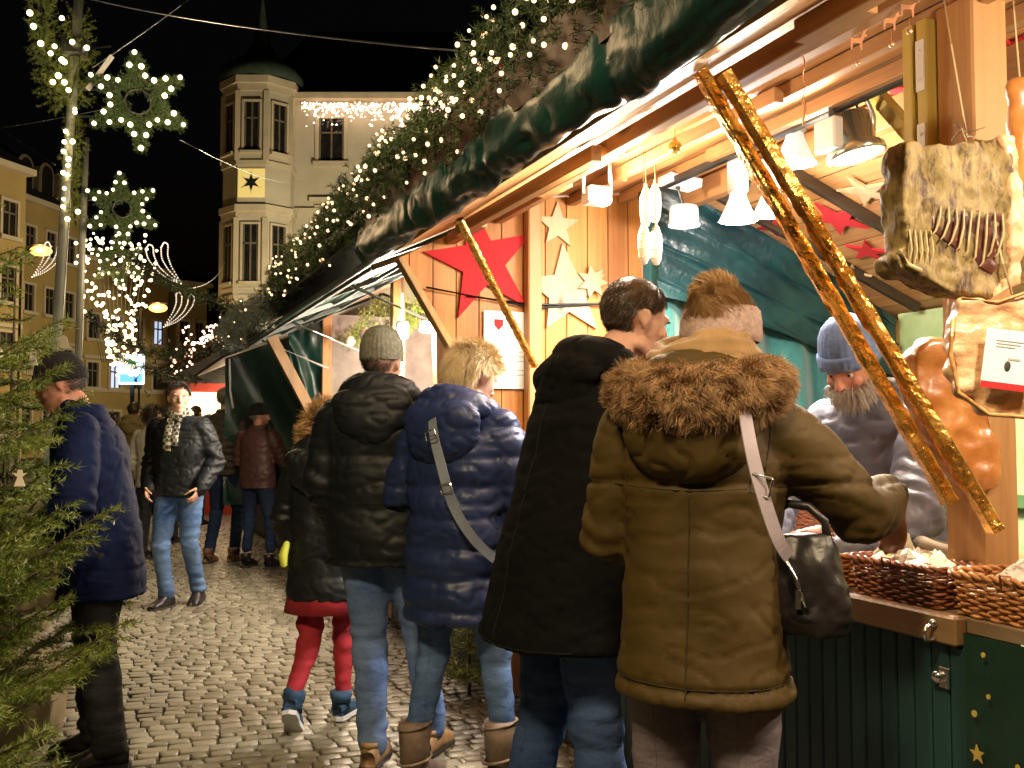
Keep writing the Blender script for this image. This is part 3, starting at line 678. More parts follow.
# second stall
org2 = Vector((1.85, 7.1, 0)); B0, B1 = 4.62, 9.55
s2 = mkt('market_stall', *org2, 'middle green market stall with raised flap on a pale metal frame', 'market stall', 'market stalls')
m = MB(); [m.box((1.862, B0+.1+i*.12, .06), (1.884, B0+.216+i*.12, .88), .004) for i in range(40)]; m.build('front_panel', green_p, s2, org2)
m = MB(); m.box((1.83, B0, .885), (2.6, B1, .925), .004); m.build('countertop', metal_w, s2, org2)
for b in (B0+.05, 6.9, B1-.1):
    m = MB(); m.box((1.86, b, .05), (1.95, b+.09, 2.5), .006); m.build('post', wood_zp, s2, org2)
m = MB(); slab(m, 1.14, 2.17, 1.85, 2.46, B0+.1, B1); m.build('flap', green_t, s2, org2)
m = MB()
for (a0, a1) in ((1.17, 1.21), (1.78, 1.82), (1.48, 1.51)):
    za = 2.17+(a0-1.14)*.408; slab(m, a0, za-.035, a1, za-.035+.016, B0+.15, B1-.1, .02)
for i in range(5):
    b = B0+.15+i*1.18; m.beam((1.18, b, 2.165), (1.82, b, 2.165+.64*.408), .045, .03)
m.build('flap_frame', mat('pale_frame', (.14, .16, .16), (.18, .20, .20), rough=.6), s2, org2)
for b in (5.6, 7.6, 9.2):
    m = MB(); m.tube([(1.25, b, 2.2), (1.86, b-.05, 1.95)], .012, 8); m.build('flap_stay', metal_w, s2, org2)
m = MB(); slab(m, 1.855, 2.47, 3.0, 3.0, B0, B1); slab(m, 3.0, 3.0, 4.1, 2.5, B0, B1); m.build('ceiling', mat('pink_ceiling', (.50, .19, .12), (.60, .26, .17), rough=.7), s2, org2)
m = MB(); slab(m, 1.1, 2.3, 3.0, 3.1, B0-.04, B1+.1, .012); slab(m, 3.0, 3.1, 4.2, 2.55, B0-.04, B1+.1, .012); m.build('roof_cover', slate, s2, org2)
m = MB()
for i, (z, a) in enumerate(((2.40, 1.10), (2.46, 1.2), (2.52, 1.32), (2.58, 1.45))): m.box((a, B0+.05, z-.02), (a+.05, B1, z+.035))
m.build('stepped_edge', mat('dark_slats', (.02, .025, .028), (.04, .045, .05), rough=.35), s2, org2)
m = sheet(lambda u, v: (3.9+.03*math.sin(u*30), B0+(B1-B0)*u, .1+2.5*v), 90, 8); m.build('back_wall', mat('grey_cloth', (.22, .20, .19), (.33, .30, .28), rough=.8, vs=6), s2, org2)
m = sheet(lambda u, v: (1.86+2.0*u, B1+.02*math.sin(u*30), .05+2.45*v), 60, 8); m.build('end_wall', bpy.data.materials['grey_cloth'], s2, org2)
def wing(b, m_, parent, org, a0=1.16, a1=1.87, zt=2.2, zb=.9):
    m = sheet(lambda u, v: (a0+(a1-a0)*u, b+.03*math.sin(v*9+u*4)+.02*noise.noise((u*6, v*6, b)), (zb+(zt-zb)*(1-u)**.8*0+(1-u)*(zt-zb)*.86)*(1-v)+(zt+(a1-a0)*u*.42)*v), 20, 20)
    return m.build('wing_curtain', m_, parent, org)
wing(B1-.05, green_t, s2, org2, a0=1.55, zt=2.32)
for p_, q_ in (((1.30, 8.9, 2.2), (1.92, 8.9, 1.05)), ((2.0, 6.3, 2.5), (2.05, 6.3, 1.2))): m = MB(); m.beam(p_, q_, .09, .09); m.build('brace', wood('brown_post', (.16, .09, .04), (.3, .18, .08), axis=2), s2, org2)
for b in (5.2, 6.2, 7.3, 8.4): m = MB(); m.box((2.0, b, .926), (2.5, b+.5, 1.0), .01); m.build('display_tray', metal_w, s2, org2)
m = MB(); m.box((3.3, 6.0, 1.35), (3.85, 9.3, 1.39)); m.build('shelf', wood_bz, s2, org2)
# third stall
org3 = Vector((1.85, 12.9, 0)); B0, B1 = 10.85, 15.0
s3 = mkt('market_stall', *org3, 'farthest market stall hung with dark green tarpaulin', 'market stall', 'market stalls')
m = MB(); m.box((1.862, B0, .03), (1.9, B1, .9)); m.build('front_panel', green_p, s3, org3)
m = MB(); m.box((1.8, B0, .9), (2.4, B1, .94)); m.build('countertop', metal_w, s3, org3)
m = MB(); slab(m, 1.1, 2.15, 2.8, 2.9, B0, B1, .03); slab(m, 2.8, 2.9, 4.2, 2.4, B0, B1, .03); m.build('roof', slate, s3, org3)
m = sheet(lambda u, v: (1.12+1.0*u*(1-.2*v), B0+.06+.05*math.sin(v*7+u*8), .6+(1.55+.3*u)*v), 30, 20); m.build('wing_curtain', green_t, s3, org3)
m = MB(); m.box((1.9, B0+.15, .03), (4.0, B0+.2, 2.35)); m.box((4.0, B0, .03), (4.05, B1, 2.4)); m.box((1.9, B1-.05, .03), (4.0, B1, 2.4)); m.build('wall', wood_z, s3, org3)
m = MB(); m.tube([(1.16, B0+.02, 2.14), (1.17, B0+.02, 1.8), (1.2, B0+.0, 1.62)], .012, 6); m.build('tie_strap', paper, s3, org3)
for b in (B0+.3, 12.9, B1-.2): m = MB(); m.box((1.86, b, .03), (1.95, b+.09, 2.4)); m.build('post', wood_zp, s3, org3)
# red booth behind
e = mkt('red_booth', 2.0, 17.5, 0, 'small red booth glowing at the end of the stall row', 'booth')
m = MB(); m.box((-1.0, 0, 0), (1.6, .1, 2.3)); m.box((-1.0, 0, 0), (-.9, 2.4, 2.3)); m.box((1.5, 0, 0), (1.6, 2.4, 2.3)); m.build('wall', mat('red_boards', (.35, .03, .02), (.45, .05, .03), rough=.6), e)
m = MB(); m.prism([(-1.25, 2.2), (1.85, 2.2), (.3, 3.1)], -2.8, (0, -.2, 0), (1, 0, 0), (0, 0, 1)); m.build('roof', slate, e)
m = MB(); m.box((-.85, -.02, .95), (-.1, -.005, 2.05)); m.build('serving_hatch', glow('hatch_glow', (1, .78, .45), 2.2), e)
m = MB(); m.box((-.97, -.04, .8), (-.9, .0, 2.2)); m.build('doorpost', wood_zp, e)
# ------------------------------------------------------------------ people
skin = mat('skin', (.50, .27, .19), (.62, .36, .26), rough=.5, sss=.15, vs=9, bump=.25, bs=300, bd=.0006)
skin_r = mat('skin_ruddy', (.52, .22, .15), (.64, .32, .23), rough=.5, sss=.15, vs=9, bump=.25, bs=300, bd=.0006)
eye_m = mat('eye_white', (.6, .6, .58), (.65, .65, .62), rough=.2, bump=0); iris_m = mat('iris', (.03, .02, .012), rough=.2, bump=0)
lip_m = None
def loc_frame(yaw, pitch=0, roll=0):
    return Matrix.Rotation(yaw, 3, 'Z')@Matrix.Rotation(-pitch, 3, 'X')@Matrix.Rotation(roll, 3, 'Y')   # faces +Y; pitch > 0 looks down
def add_head(m, c, M, s=1.0, jaw=1.0):
    T = lambda p: c+M@(Vector(p)*s)
    E = lambda p, r: m.ell(T(p), tuple(x*s for x in r), M, 20, 14)
    L = lambda ps, rs, n=10: m.limb([T(p) for p in ps], [r*s if not isinstance(r, tuple) else (r[0]*s, r[1]*s) for r in rs], n)
    E((0, -.018, .035), (.077, .096, .088)); E((0, .012, .0), (.068, .078, .085)); E((0, .022, -.045), (.055*jaw, .066, .062))
    E((0, .066, -.092), (.026*jaw, .022, .02)); L([(-.05, .0, -.07), (-.02, .06, -.09)], [.02, .017]); L([(.05, .0, -.07), (.02, .06, -.09)], [.02, .017])
    L([(-.042, .070, .028), (0, .083, .030), (.042, .070, .028)], [.011, .012, .011])
    L([(0, .086, .020), (0, .099, -.004), (0, .109, -.024)], [.008, .009, .0112]); E((-.010, .093, -.028), (.007, .010, .007)); E((.010, .093, -.028), (.007, .010, .007))
    for sx in (-1, 1):
        E((sx*.036, .06, -.018), (.022, .02, .02))
        L([(sx*.074, -.012, -.022), (sx*.080, -.004, .0), (sx*.084, -.014, .020), (sx*.082, -.028, .022), (sx*.077, -.03, .004)], [.007, .007, .007, .006, .005], 8)
        E((sx*.077, -.016, .002), (.006, .016, .024))
    L([(-.022, .080, -.058), (0, .089, -.055), (.022, .080, -.058)], [.005, .007, .005], 8); L([(-.02, .079, -.068), (0, .087, -.068), (.02, .079, -.068)], [.005, .0075, .005], 8)
def add_hand(m, wr, d, n, s=1.0, curl=.5, side=1, grip=False):
    """wr wrist, d towards the fingers, n palm normal; side: +1 thumb on the d x n side"""
    d = Vector(d).normalized(); n = Vector(n); n = (n-d*n.dot(d)).normalized(); x = d.cross(n).normalized()
    m.limb([wr-d*.03*s, wr+d*.02*s], [(.026*s, .019*s)]*2)
    m.ell(wr+d*.055*s, (.040*s, .050*s, .0145*s), Matrix((x, d, n)).transposed(), 14, 10)
    for i, (off, ln) in enumerate(((-.030, .064), (-.011, .078), (.010, .074), (.029, .060))):
        o = -off*side; p = wr+d*.088*s+x*o*s; ps = [wr+d*.06*s+x*o*.8*s, p]; a = 0; q = p
        for k, f in enumerate((.45, .32, .23)):
            a += curl*(.9 if k else .7)+.05*i*curl; q = q+(d*math.cos(a)+n*math.sin(a))*ln*f*s; ps.append(q)
        m.limb(ps, [.0095*s, .0092*s, .0085*s, .0078*s, .007*s], 8)
    p = wr+d*.028*s+x*.026*s*side
    m.limb([p, p+(d*.6+x*side*.7+n*.25)*.034*s, p+(d*.9+x*side*.55+n*.6*(.4+curl))*.062*s, p+(d*1.05+x*side*.25+n*(.3+curl))*.080*s], [.014*s, .0115*s, .010*s, .008*s], 8)
def bez(a, b, t): return Vector(a)*(1-t)+Vector(b)*t
def strands(name, roots, normals, dirfn, ln, w, m, parent, seg=3, curl=.3, n_per=1, sleek=0):
    """short hairs: ribbons of tapering quads growing from roots"""
    P = np.repeat(np.array(roots), n_per, 0); N = np.repeat(np.array(normals), n_per, 0)
    P = P+RNG.normal(size=P.shape)*.003; L = ln*(.6+.8*RNG.random((len(P), 1)))
    G = dirfn(P, N); D = unit((G+.12*N if sleek else N)+RNG.normal(size=P.shape)*curl); V = []
    side = unit(np.cross(D, RNG.normal(size=P.shape))); p = P
    for k in range(seg):
        t = (k+1)/seg; Dk = unit(D*(1-t)+G*t+RNG.normal(size=P.shape)*curl*.25); q = p+Dk*L/seg
        w0, w1 = w*(1-k/seg)+w*.15, w*(1-(k+1)/seg)+w*.15
        V.append(np.stack([p-side*w0/2, p+side*w0/2, q+side*w1/2, q-side*w1/2], 1)); p = q
    return tri_mesh(name, np.concatenate(V), m, parent, k=4)
def mesh_points(me, n, cond=None):
    """random points + normals on a mesh"""
    nv = len(me.vertices); co = np.empty(nv*3); me.vertices.foreach_get('co', co); co = co.reshape(-1, 3); no = np.empty(nv*3); me.vertices.foreach_get('normal', no); no = no.reshape(-1, 3)
    if cond is not None: k = cond(co); co, no = co[k], no[k]
    i = RNG.integers(0, len(co), n); return co[i], no[i]
def shoe(parent, ank, yaw, m_, sole_m, kind='shoe', pitch=0, s=1.0):
    M = Matrix.Rotation(yaw, 3, 'Z')@Matrix.Rotation(-pitch, 3, 'X'); a = Vector(ank); hgt = .085*s
    T = lambda p: a+M@(Vector((p[0], p[1], p[2]-hgt))*s if s != 1 else Vector((p[0], p[1], p[2]-hgt)))
    mb = MB()
    prof = [(-.075, .028, .045, .04), (-.05, .037, .055, .062), (0, .039, .06, .075), (.05, .041, .048, .058), (.10, .047, .036, .042), (.15, .044, .030, .032), (.185, .030, .022, .020)]
    vs = []; fs = []; K = 16
    for i, (y, rx, zc, rz) in enumerate(prof):
        for k in range(K):
            t = 2*PI*k/K; x = rx*math.copysign(abs(math.cos(t))**.8, math.cos(t)); z = max(zc*.9+rz*math.copysign(abs(math.sin(t))**.8, math.sin(t)), .018)
            vs.append(T((x, y, z)))
        if i: fs += [((i-1)*K+k, (i-1)*K+(k+1) % K, i*K+(k+1) % K, i*K+k) for k in range(K)]
    fs += [tuple(range(K)), tuple(range((len(prof)-1)*K, len(prof)*K))[::-1]]
    mb.add(vs, fs, True)
    top = {'shoe': .11, 'ankle': .15, 'boot': .25}[kind]; r0 = {'shoe': .042, 'ankle': .05, 'boot': .057}[kind]
    mb.tube([T((0, -.02, .05)), T((0, -.022, .10)), T((0, -.024, top*.8)), T((0, -.024, top))], [(r0*.95, r0*1.15), (r0*.9, r0*1.1), (r0*1.02, r0*1.15), (r0*1.04, r0*1.18)], 16)
    if kind == 'boot':
        for z in (.11, .24): mb.tube([T((r0*1.08*math.cos(t), -.022+r0*1.22*math.sin(t), z+.012*math.sin(t+1))) for t in np.linspace(0, 2*PI, 17)[:-1]], .006, 6, closed=True)
    so = mb.build('boot' if kind != 'shoe' else 'shoe', m_, parent)
    sb = MB(); pts = [(.036, -.072), (.043, -.03), (.040, .03), (.050, .09), (.048, .14), (.034, .18), (0, .198), (-.034, .18), (-.048, .14), (-.050, .09), (-.040, .03), (-.043, -.03), (-.036, -.072), (0, -.085)]
    O = T((0, 0, 0)); sb.prism([(x*s, y*s) for x, y in pts], .024*s, O, M@Vector((1, 0, 0)), M@Vector((0, 1, 0))); sb.build('sole', sole_m, so)
    return so
from mathutils.bvhtree import BVHTree
def stitch(parent, me, lines, m_, r=.0016, direction=(0, 1, 0)):
    bv = BVHTree.FromPolygons([v.co.copy() for v in me.vertices], [tuple(p.vertices) for p in me.polygons]); d = Vector(direction).normalized(); out = []
    for ln in lines:
        pts = []
        for i in range(len(ln)-1):
            n = max(4, int((Vector((*ln[i], 0))-Vector((*ln[i+1], 0))).length/.012))
            for k in range(n): pts.append((ln[i][0]+(ln[i+1][0]-ln[i][0])*k/n, ln[i][1]+(ln[i+1][1]-ln[i][1])*k/n))
        pts.append(ln[-1]); P = []
        for x, z in pts:
            o = Vector((x, 0, z)) if abs(d.y) > .5 else Vector((0, x, z)); h = bv.ray_cast(o-d*1.0, d)
            if h[0] is not None: P.append(h[0]+h[1]*r*.1)
        if len(P) > 3:
            P = [P[0]]+[(P[i-1]+P[i]+P[i+1])/3 for i in range(1, len(P)-1)]+[P[-1]]
            m = MB(); m.tube(P, r, 6); m.build('seam', m_, parent)
def person(label, X, Y, rz, H=1.75, j=None, lean=(0, 0), head=(0, 0), hoff=(0, 0, 0), jk=None, tr=None, sh=None, hat=None, hair=None, hands=('', ''), sk=None, vox=.009, bulk=1.0, group='people shopping at the Christmas market', cat='person', shoes=True):
    e = empty('person', (X, Y, 0), rz, label, cat, group); k = H/1.75; j = j or {}
    def up(z): return max(0, (z-.93)/.8)
    def Ln(p): t = up(p[2]); return Vector((p[0]+lean[0]*t, p[1]+lean[1]*t, p[2]))
    D = dict(hip=(.0, 0, .94), waist=(0, .0, 1.08), chest=(0, .005, 1.28), neck=(0, -.012, 1.47), head=(0, .022, 1.615),
             shR=(.175, -.01, 1.405), shL=(-.175, -.01, 1.405), elR=(.235, -.03, 1.13), elL=(-.235, -.03, 1.13), wrR=(.235, .06, .90), wrL=(-.235, .06, .90),
             hpR=(.088, 0, .90), hpL=(-.088, 0, .90), knR=(.095, .02, .50), knL=(-.095, .02, .50), anR=(.10, -.02, .085), anL=(-.10, -.02, .085))
    J = {}
    for n_, p in D.items():
        p = j.get(n_, p); J[n_] = (Ln(p) if n_ not in ('elR', 'elL', 'wrR', 'wrL') or n_ not in j else Vector(p))*k
    hc = J['head']+Vector(hoff)*k; HM = loc_frame(*head)
    J['hc'] = hc; J['HM'] = HM
    # body
    m = MB(); add_head(m, hc, HM, k*1.0)
    nk = J['neck']; m.limb([nk-Vector((0, 0, .06)), (nk+hc)/2-Vector((0, .01, 0)), hc+HM@Vector((0, -.02, -.05))], [.062*k, .053*k, .05*k], 14)
    m.limb([J['hip'], J['waist'], J['chest'], nk-Vector((0, .0, .09))], [(.13*k, .10*k), (.115*k, .085*k), (.14*k, .095*k), (.10*k, .07*k)], 18)
    for s_, sd in (('R', 1), ('L', -1)):
        m.limb([J['sh'+s_], bez(J['sh'+s_], J['el'+s_], .5), J['el'+s_], bez(J['el'+s_], J['wr'+s_], .45), J['wr'+s_]], [.05*k, .045*k, .036*k, .034*k, .025*k], 12)
        m.limb([J['hp'+s_], bez(J['hp'+s_], J['kn'+s_], .5), J['kn'+s_], bez(J['kn'+s_], J['an'+s_], .4), J['an'+s_]], [.078*k, .066*k, .046*k, .045*k, .034*k], 12)
        h = hands[0 if s_ == 'R' else 1]
        dv = h[0] if h else (J['wr'+s_]-J['el'+s_]); nv = h[1] if h else Vector((-sd, .1, 0))
        add_hand(m, J['wr'+s_], dv, nv, k, (h[2] if h and len(h) > 2 else .45), sd)
    me = remeshed(m, vox, 2)
    ec = [hc+HM@(Vector((sx*.031, .079, .006))*k) for sx in (-1, 1)]
    def sock(co):
        d = np.zeros(len(co))
        for c in ec: r = np.linalg.norm(co-np.array(c), axis=1); d -= .008*np.exp(-(r/.013)**2)
        return d
    displace(me, sock); body = link('body', me, sk or skin, e)
    for sx, c in zip((-1, 1), ec):
        q = MB(); q.ell(c-HM@Vector((0, .0125, 0)), .0115, None, 12, 8); eo = q.build('eye', eye_m, body)
        q = MB(); q.ell(c-HM@Vector((0, .0035, 0)), (.0052, .0035, .0052), HM, 10, 6); q.build('iris', iris_m, eo)
        q = MB(); q.limb([c+HM@Vector((-.015, .005, .018)), c+HM@Vector((0, .008, .021)), c+HM@Vector((.015, .004, .018))], [.0025, .0038, .0025], 6); q.build('eyebrow', MATS.get((hair or {}).get('mat', 'hair_dark')) or hair_mat('hair_dark'), body)
    # trousers
    tr = tr or {}; tm = tr.get('mat'); b = tr.get('b', 1.0)
    m = MB(); m.limb([J['hip']+Vector((0, 0, .05)), J['hip']+Vector((0, 0, -.04))], [(.165*k, .115*k), (.165*k, .115*k)], 20)
    for s_ in 'RL':
        hp, kn, an = J['hp'+s_], J['kn'+s_], J['an'+s_]; cu = an+Vector((0, 0, tr.get('cuff', .015)))
        m.limb([hp, bez(hp, kn, .35), bez(hp, kn, .8), kn, bez(kn, cu, .3), bez(kn, cu, .7), cu],
               [x*k*b for x in (.096, .088, .070, .066, .062, tr.get('ank', .056), tr.get('ank', .056))], 18)
    me = remeshed(m, .009 if vox < .008 else .012, 3)
    kz = J['knR'].z
    def tw(co):
        z = co[:, 2]; a = nz(co, (7, 7, 22), X*3+Y); b_ = nz(co, (16, 16, 50), 3+X)
        low = np.clip((.42-z)/.35, 0, 1)+.9*np.exp(-((z-kz)/.1)**2)+.5*np.clip((z-.7)/.2, 0, 1)
        return (a*.011+b_*.004)*(.35+low)
    displace(me, tw); to = link('trousers', me, tm, e)
    if vox < .009: stitch(to, me, [[(s*.155*k, .78*k), (s*(.15*k), .5*k), (s*.13*k, .14*k)] for s in (-.62, .62)], tm, .0016)
    # shoes
    if shoes:
        sh = sh or {}
        for s_, sd in (('R', -1), ('L', 1)):
            yw = sh.get('yaw'+s_, sd*.15); shoe(e, J['an'+s_], yw, sh['mat'], sh.get('sole', MATS['sole_rubber']), sh.get('kind', 'shoe'), sh.get('pitch'+s_, 0), k*1.04)
    # jacket
    if jk:
        jm = jk['mat']; hem = jk.get('hem', .80); f = jk.get('flare', (.20, .15)); w_ = jk.get('waist', (.175, .135)); c_ = jk.get('chest', (.20, .14))
        m = MB(); zs = []
        hx = jk.get('hoff', (0, 0)); tl = jk.get('tilt', 0)
        def ring(z, rx, ry, dx=0, dy=0, t=0):
            c = Ln((0, 0, z)); return (c.x*k+dx, c.y*k+dy, z*k, rx*k*bulk, ry*k*bulk, t)
        rs = [ring(hem, f[0]*.97, f[1]*.97, *hx, tl), ring(hem+.012, *f, *hx, tl)]
        if hem < .9: rs.append(ring((hem+.98)/2, (f[0]*.45+w_[0]*.55), (f[1]*.5+w_[1]*.5), hx[0]*.4, hx[1]*.4, tl*.5))
        rs += [ring(1.0, w_[0]*1.03, w_[1]*1.03), ring(1.10, *w_), ring(1.22, (w_[0]+c_[0])/2, (w_[1]+c_[1])/2), ring(1.32, *c_, 0, -.008), ring(1.39, c_[0]*.97, c_[1]*.88, 0, -.012), ring(1.445, c_[0]*.74, c_[1]*.68, 0, -.014), ring(1.485, c_[0]*.46, c_[1]*.58, 0, -.014), ring(1.51, c_[0]*.34, c_[1]*.5, 0, -.012)]
        m.rings(rs, 36, 2.25)
        sr = jk.get('sleeve', (.082, .072, .062, .052)); 
        for s_ in 'RL':
            a, b2, c3 = J['sh'+s_], J['el'+s_], J['wr'+s_]; dirv = (c3-b2).normalized()
            if jk.get('pocket', '').find(s_) >= 0: c3 = c3+dirv*.02
            m.limb([a+Vector((0, 0, -.01)), bez(a, b2, .3), bez(a, b2, .7), b2, bez(b2, c3, .3), bez(b2, c3, .7), c3], [sr[0]*k*bulk, sr[0]*k*bulk*1.02, (sr[0]+sr[1])/2*k*bulk, sr[1]*1.04*k*bulk, sr[1]*k*bulk, sr[2]*k*bulk, sr[3]*k*bulk], 18)
        me = remeshed(m, jk.get('vox', .011), 5)
        q = jk.get('quilt', 0); qa = jk.get('qa', .012); wr = jk.get('wr', .012); sd0 = X*5+Y; hz = hem*k
        arms = [(np.array(J['sh'+s_]), np.array(J['el'+s_]), np.array(J['wr'+s_])) for s_ in 'RL']
        def dj(co):
            z = co[:, 2]; n1 = nz(co, (5, 5, 8), sd0); n2 = nz(co, (12, 12, 26), sd0+9); n3 = nz(co, (9, 9, 20), sd0+4); n4 = nz(co, (15, 15, 12), sd0+14); d = n1*wr*.9+n2*wr*.35-np.clip(1-np.abs(n3)*7, 0, 1)**1.5*wr*.55-np.clip(1-np.abs(n4)*8, 0, 1)**1.5*wr*.3*(.5+n1)
            # creases bunch at the elbows
            for a, b2, c3 in arms:
                r = np.linalg.norm(co-b2, axis=1); t = ((co-b2)@((c3-a)/np.linalg.norm(c3-a)))
                d += np.exp(-(r/.13)**2)*np.sin(t*95+n1*6)*wr*.55
            if q:
                ph = (z+n1*.012)/q*PI; ridge = np.abs(np.sin(ph))**.55; d += qa*(ridge-.6)
                if jk.get('qs'): d += 0
            for zs_ in jk.get('seams', ()):        # stitched lines and drawcords
                d -= .009*np.exp(-((z-(zs_*k+n1*.012))/.006)**2)
            if jk.get('vseam'): d -= .006*np.exp(-((co[:, 0]-np.interp(z, [0, 3], [0, 0]))/.005)**2)*(co[:, 1] < 0)*(np.abs(co[:, 0]) < .05)
            d += .004*np.exp(-((z-hz-.03)/.004)**2)*-1
            return d
        displace(me, dj); jo = link(jk.get('name', 'jacket'), me, jm, e)
        if jk.get('stitch'): stitch(jo, me, jk['stitch'], jk.get('smat', jm), jk.get('srad', .0018), jk.get('sdir', (0, 1, 0)))
        hd = jk.get('hood')
        n0 = nk+Vector((0, 0, .01))
        if jk.get('collar', 1) and not hd:
            c = MB(); pts = [n0+Vector((.078*math.cos(t), .074*math.sin(t)+.008, .012+.012*math.sin(t)))*1 for t in np.linspace(0, 2*PI, 21)[:-1]]
            c.tube(pts, (.022, .036), 10, closed=True, flat=1); cm = remeshed(c, .008, 2); displace(cm, lambda co: nz(co, 20, 2)*.006); link('collar', cm, jk.get('cmat', jm), jo)
        if hd:
            c = MB(); A = jk.get('hs', 1.0)
            pts = []; rr = []
            for t in np.linspace(-1.15, 1.15, 13):
                an = -PI/2+t*1.35; pts.append(n0+Vector((.118*A*math.cos(an), .10*A*math.sin(an)+.01, .018-.045*abs(t)**2*1+.02*math.cos(t)))); rr.append((.046+.016*math.cos(t))*A)
            c.limb(pts, rr, 14)
            c.ell(n0+Vector((0, -.125*A, -.075*A)), (.150*A, .062*A, .115*A)); c.ell(n0+Vector((0, -.13*A, -.03)), (.165*A, .055*A, .07*A))
            cm = remeshed(c, .009, 4); displace(cm, lambda co: nz(co, (7, 7, 11), sd0+2)*.010-np.clip(1-np.abs(nz(co, (11, 11, 22), 5))*7, 0, 1)*.006); ho = link('hood', cm, jk.get('hmat', jm), jo)
            if hd == 'fur':
                P = []; N = []
                for i in range(8500):
                    t = random.uniform(-1.05, 1.05); an = -PI/2+t*1.5; fr = random.uniform(0, 2*PI)
                    rr_ = .044+.020*math.cos(t)
                    cen = Vector((.140*math.cos(an), .135*math.sin(an)-.012, .034-.045*math.cos(t*1.3)))*A+n0
                    ro = Vector((math.cos(an), math.sin(an), 0)); nn = ro*math.cos(fr)+Vector((0, 0, 1))*math.sin(fr)
                    P.append(cen+nn*rr_*A); N.append(nn)
                c2 = MB(); pp = [(Vector((.140*math.cos(-PI/2+t*1.5), .135*math.sin(-PI/2+t*1.5)-.012, .034-.045*math.cos(t*1.3)))*A+n0) for t in np.linspace(-1.08, 1.08, 21)]
                c2.limb(pp, [(.038+.020*math.cos(t))*A for t in np.linspace(-1.08, 1.08, 21)], 12); c2m = remeshed(c2, .009, 1); displace(c2m, lambda co: nz(co, 30, 3)*.02)
                fo = link('fur_trim', c2m, MATS['fur_brown'], ho)
                def fd(P_, N_):
                    c_l = np.stack([nz(P_, 26, 1), nz(P_, 26, 7), nz(P_, 26, 13)-.35], 1); return unit(N_*.35+c_l*1.6)
                strands('fur', P, N, fd, .024, .0015, MATS['fur_brown'], fo, 3, .4, 8)
    # hat / hair
    Tt = lambda p: hc+HM@(Vector(p)*k)
    if hat:
        col, kind = hat['mat'], hat.get('kind', 'beanie')
        prof = [(.0, .148), (.030, .145), (.058, .128), (.078, .098), (.086, .062), (.087, .02)]
        tilt = Matrix.Rotation(hat.get('tilt', .16), 3, 'X'); ht = hat.get('h', 1.0); vs = []; fs = []; K = 90
        prof = [(.087, .014), (.0885, .03), (.0885, .05), (.086, .072), (.079, .098), (.064, .122), (.042, .138), (.018, .145), (.001, .146)]
        for i, (r, z) in enumerate(prof):
            for q_ in range(K):
                t = 2*PI*q_/K; f_ = 1+.018*math.cos(q_*PI*1.0*(2*30/K) if False else q_*2*PI*30/K); y = r*1.17*math.sin(t)*f_
                vs.append(Tt(tilt@Vector((r*math.cos(t)*f_, y, z*ht))+Vector((0, -.012, .0)))+Vector((0, 0, .003*noise.noise((q_*.2, i*.8, X)))))
            if i: fs += [((i-1)*K+q_, (i-1)*K+(q_+1) % K, i*K+(q_+1) % K, i*K+q_) for q_ in range(K)]
        mb = MB(); mb.add(vs, fs, True); ho = mb.build('beanie', col, e)
        mb = MB(); vs = []; fs = []
        for i, (r, z) in enumerate([(.086, .010), (.0945, .012), (.0965, .03), (.0965, .048), (.0935, .060), (.087, .058)]):
            for q_ in range(K):
                t = 2*PI*q_/K; f_ = 1+.016*math.cos(q_*2*PI*30/K)
                vs.append(Tt(tilt@Vector((r*math.cos(t)*f_, r*1.16*math.sin(t)*f_, z))+Vector((0, -.012, 0))))
            if i: fs += [((i-1)*K+q_, (i-1)*K+(q_+1) % K, i*K+(q_+1) % K, i*K+q_) for q_ in range(K)]
        if hat.get('brim', 1): mb.add(vs, fs, True); mb.build('brim', col, ho)
    if hair:
        hm = hair_mat(hair.get('mat', 'hair_dark')); me_, n_ = None, hair.get('n', 2600)
        P = []; N = []; lowb = hair.get('low', -.045)
        while len(P) < n_:
            v = Vector((random.gauss(0, 1), random.gauss(0, 1), random.gauss(0, 1))).normalized(); p = Vector((v.x*.077, -.018+v.y*.096, .035+v.z*.088))
            face = p.y-.035-(.035 if p.z > .09 else 0)
            line = lowb if p.y < -.01 else (.010 if p.y < .02 else .068+max(0, .045-p.y)*-1.2)
            if hat and p.z > .02: continue
            if abs(p.x) > .05 and -.045 < p.y < .03 and p.z < .032: continue
            if p.z < line or (p.y > .045 and p.z < .078): continue
            if p.y < -.0 and p.z < -.02: p.y *= 1-.25*(-.02-p.z)/.04
            P.append(Tt(p)); N.append((HM@Vector((p.x/.077, (p.y+.018)/.096, (p.z-.035)/.088))).normalized())
        back = np.array(HM@Vector(hair.get('dir', (0, -.7, -.7))))
        def fd(P_, N_):
            g_ = back[None, :]+np.stack([nz(P_, 14, 2), nz(P_, 14, 5), nz(P_, 14, 8)], 1)*hair.get('mess', .5); g_ = g_-N_*((g_*N_).sum(1, keepdims=True))*.8
            return unit(g_+N_*hair.get('lift', .12))
        strands('hair', P, N, fd, hair.get('len', .04), .0015 if vox < .009 else .0026, hm, e, 4, .14, hair.get('per', 3)*(2 if vox < .009 else 1), hair.get('sleek', 0))
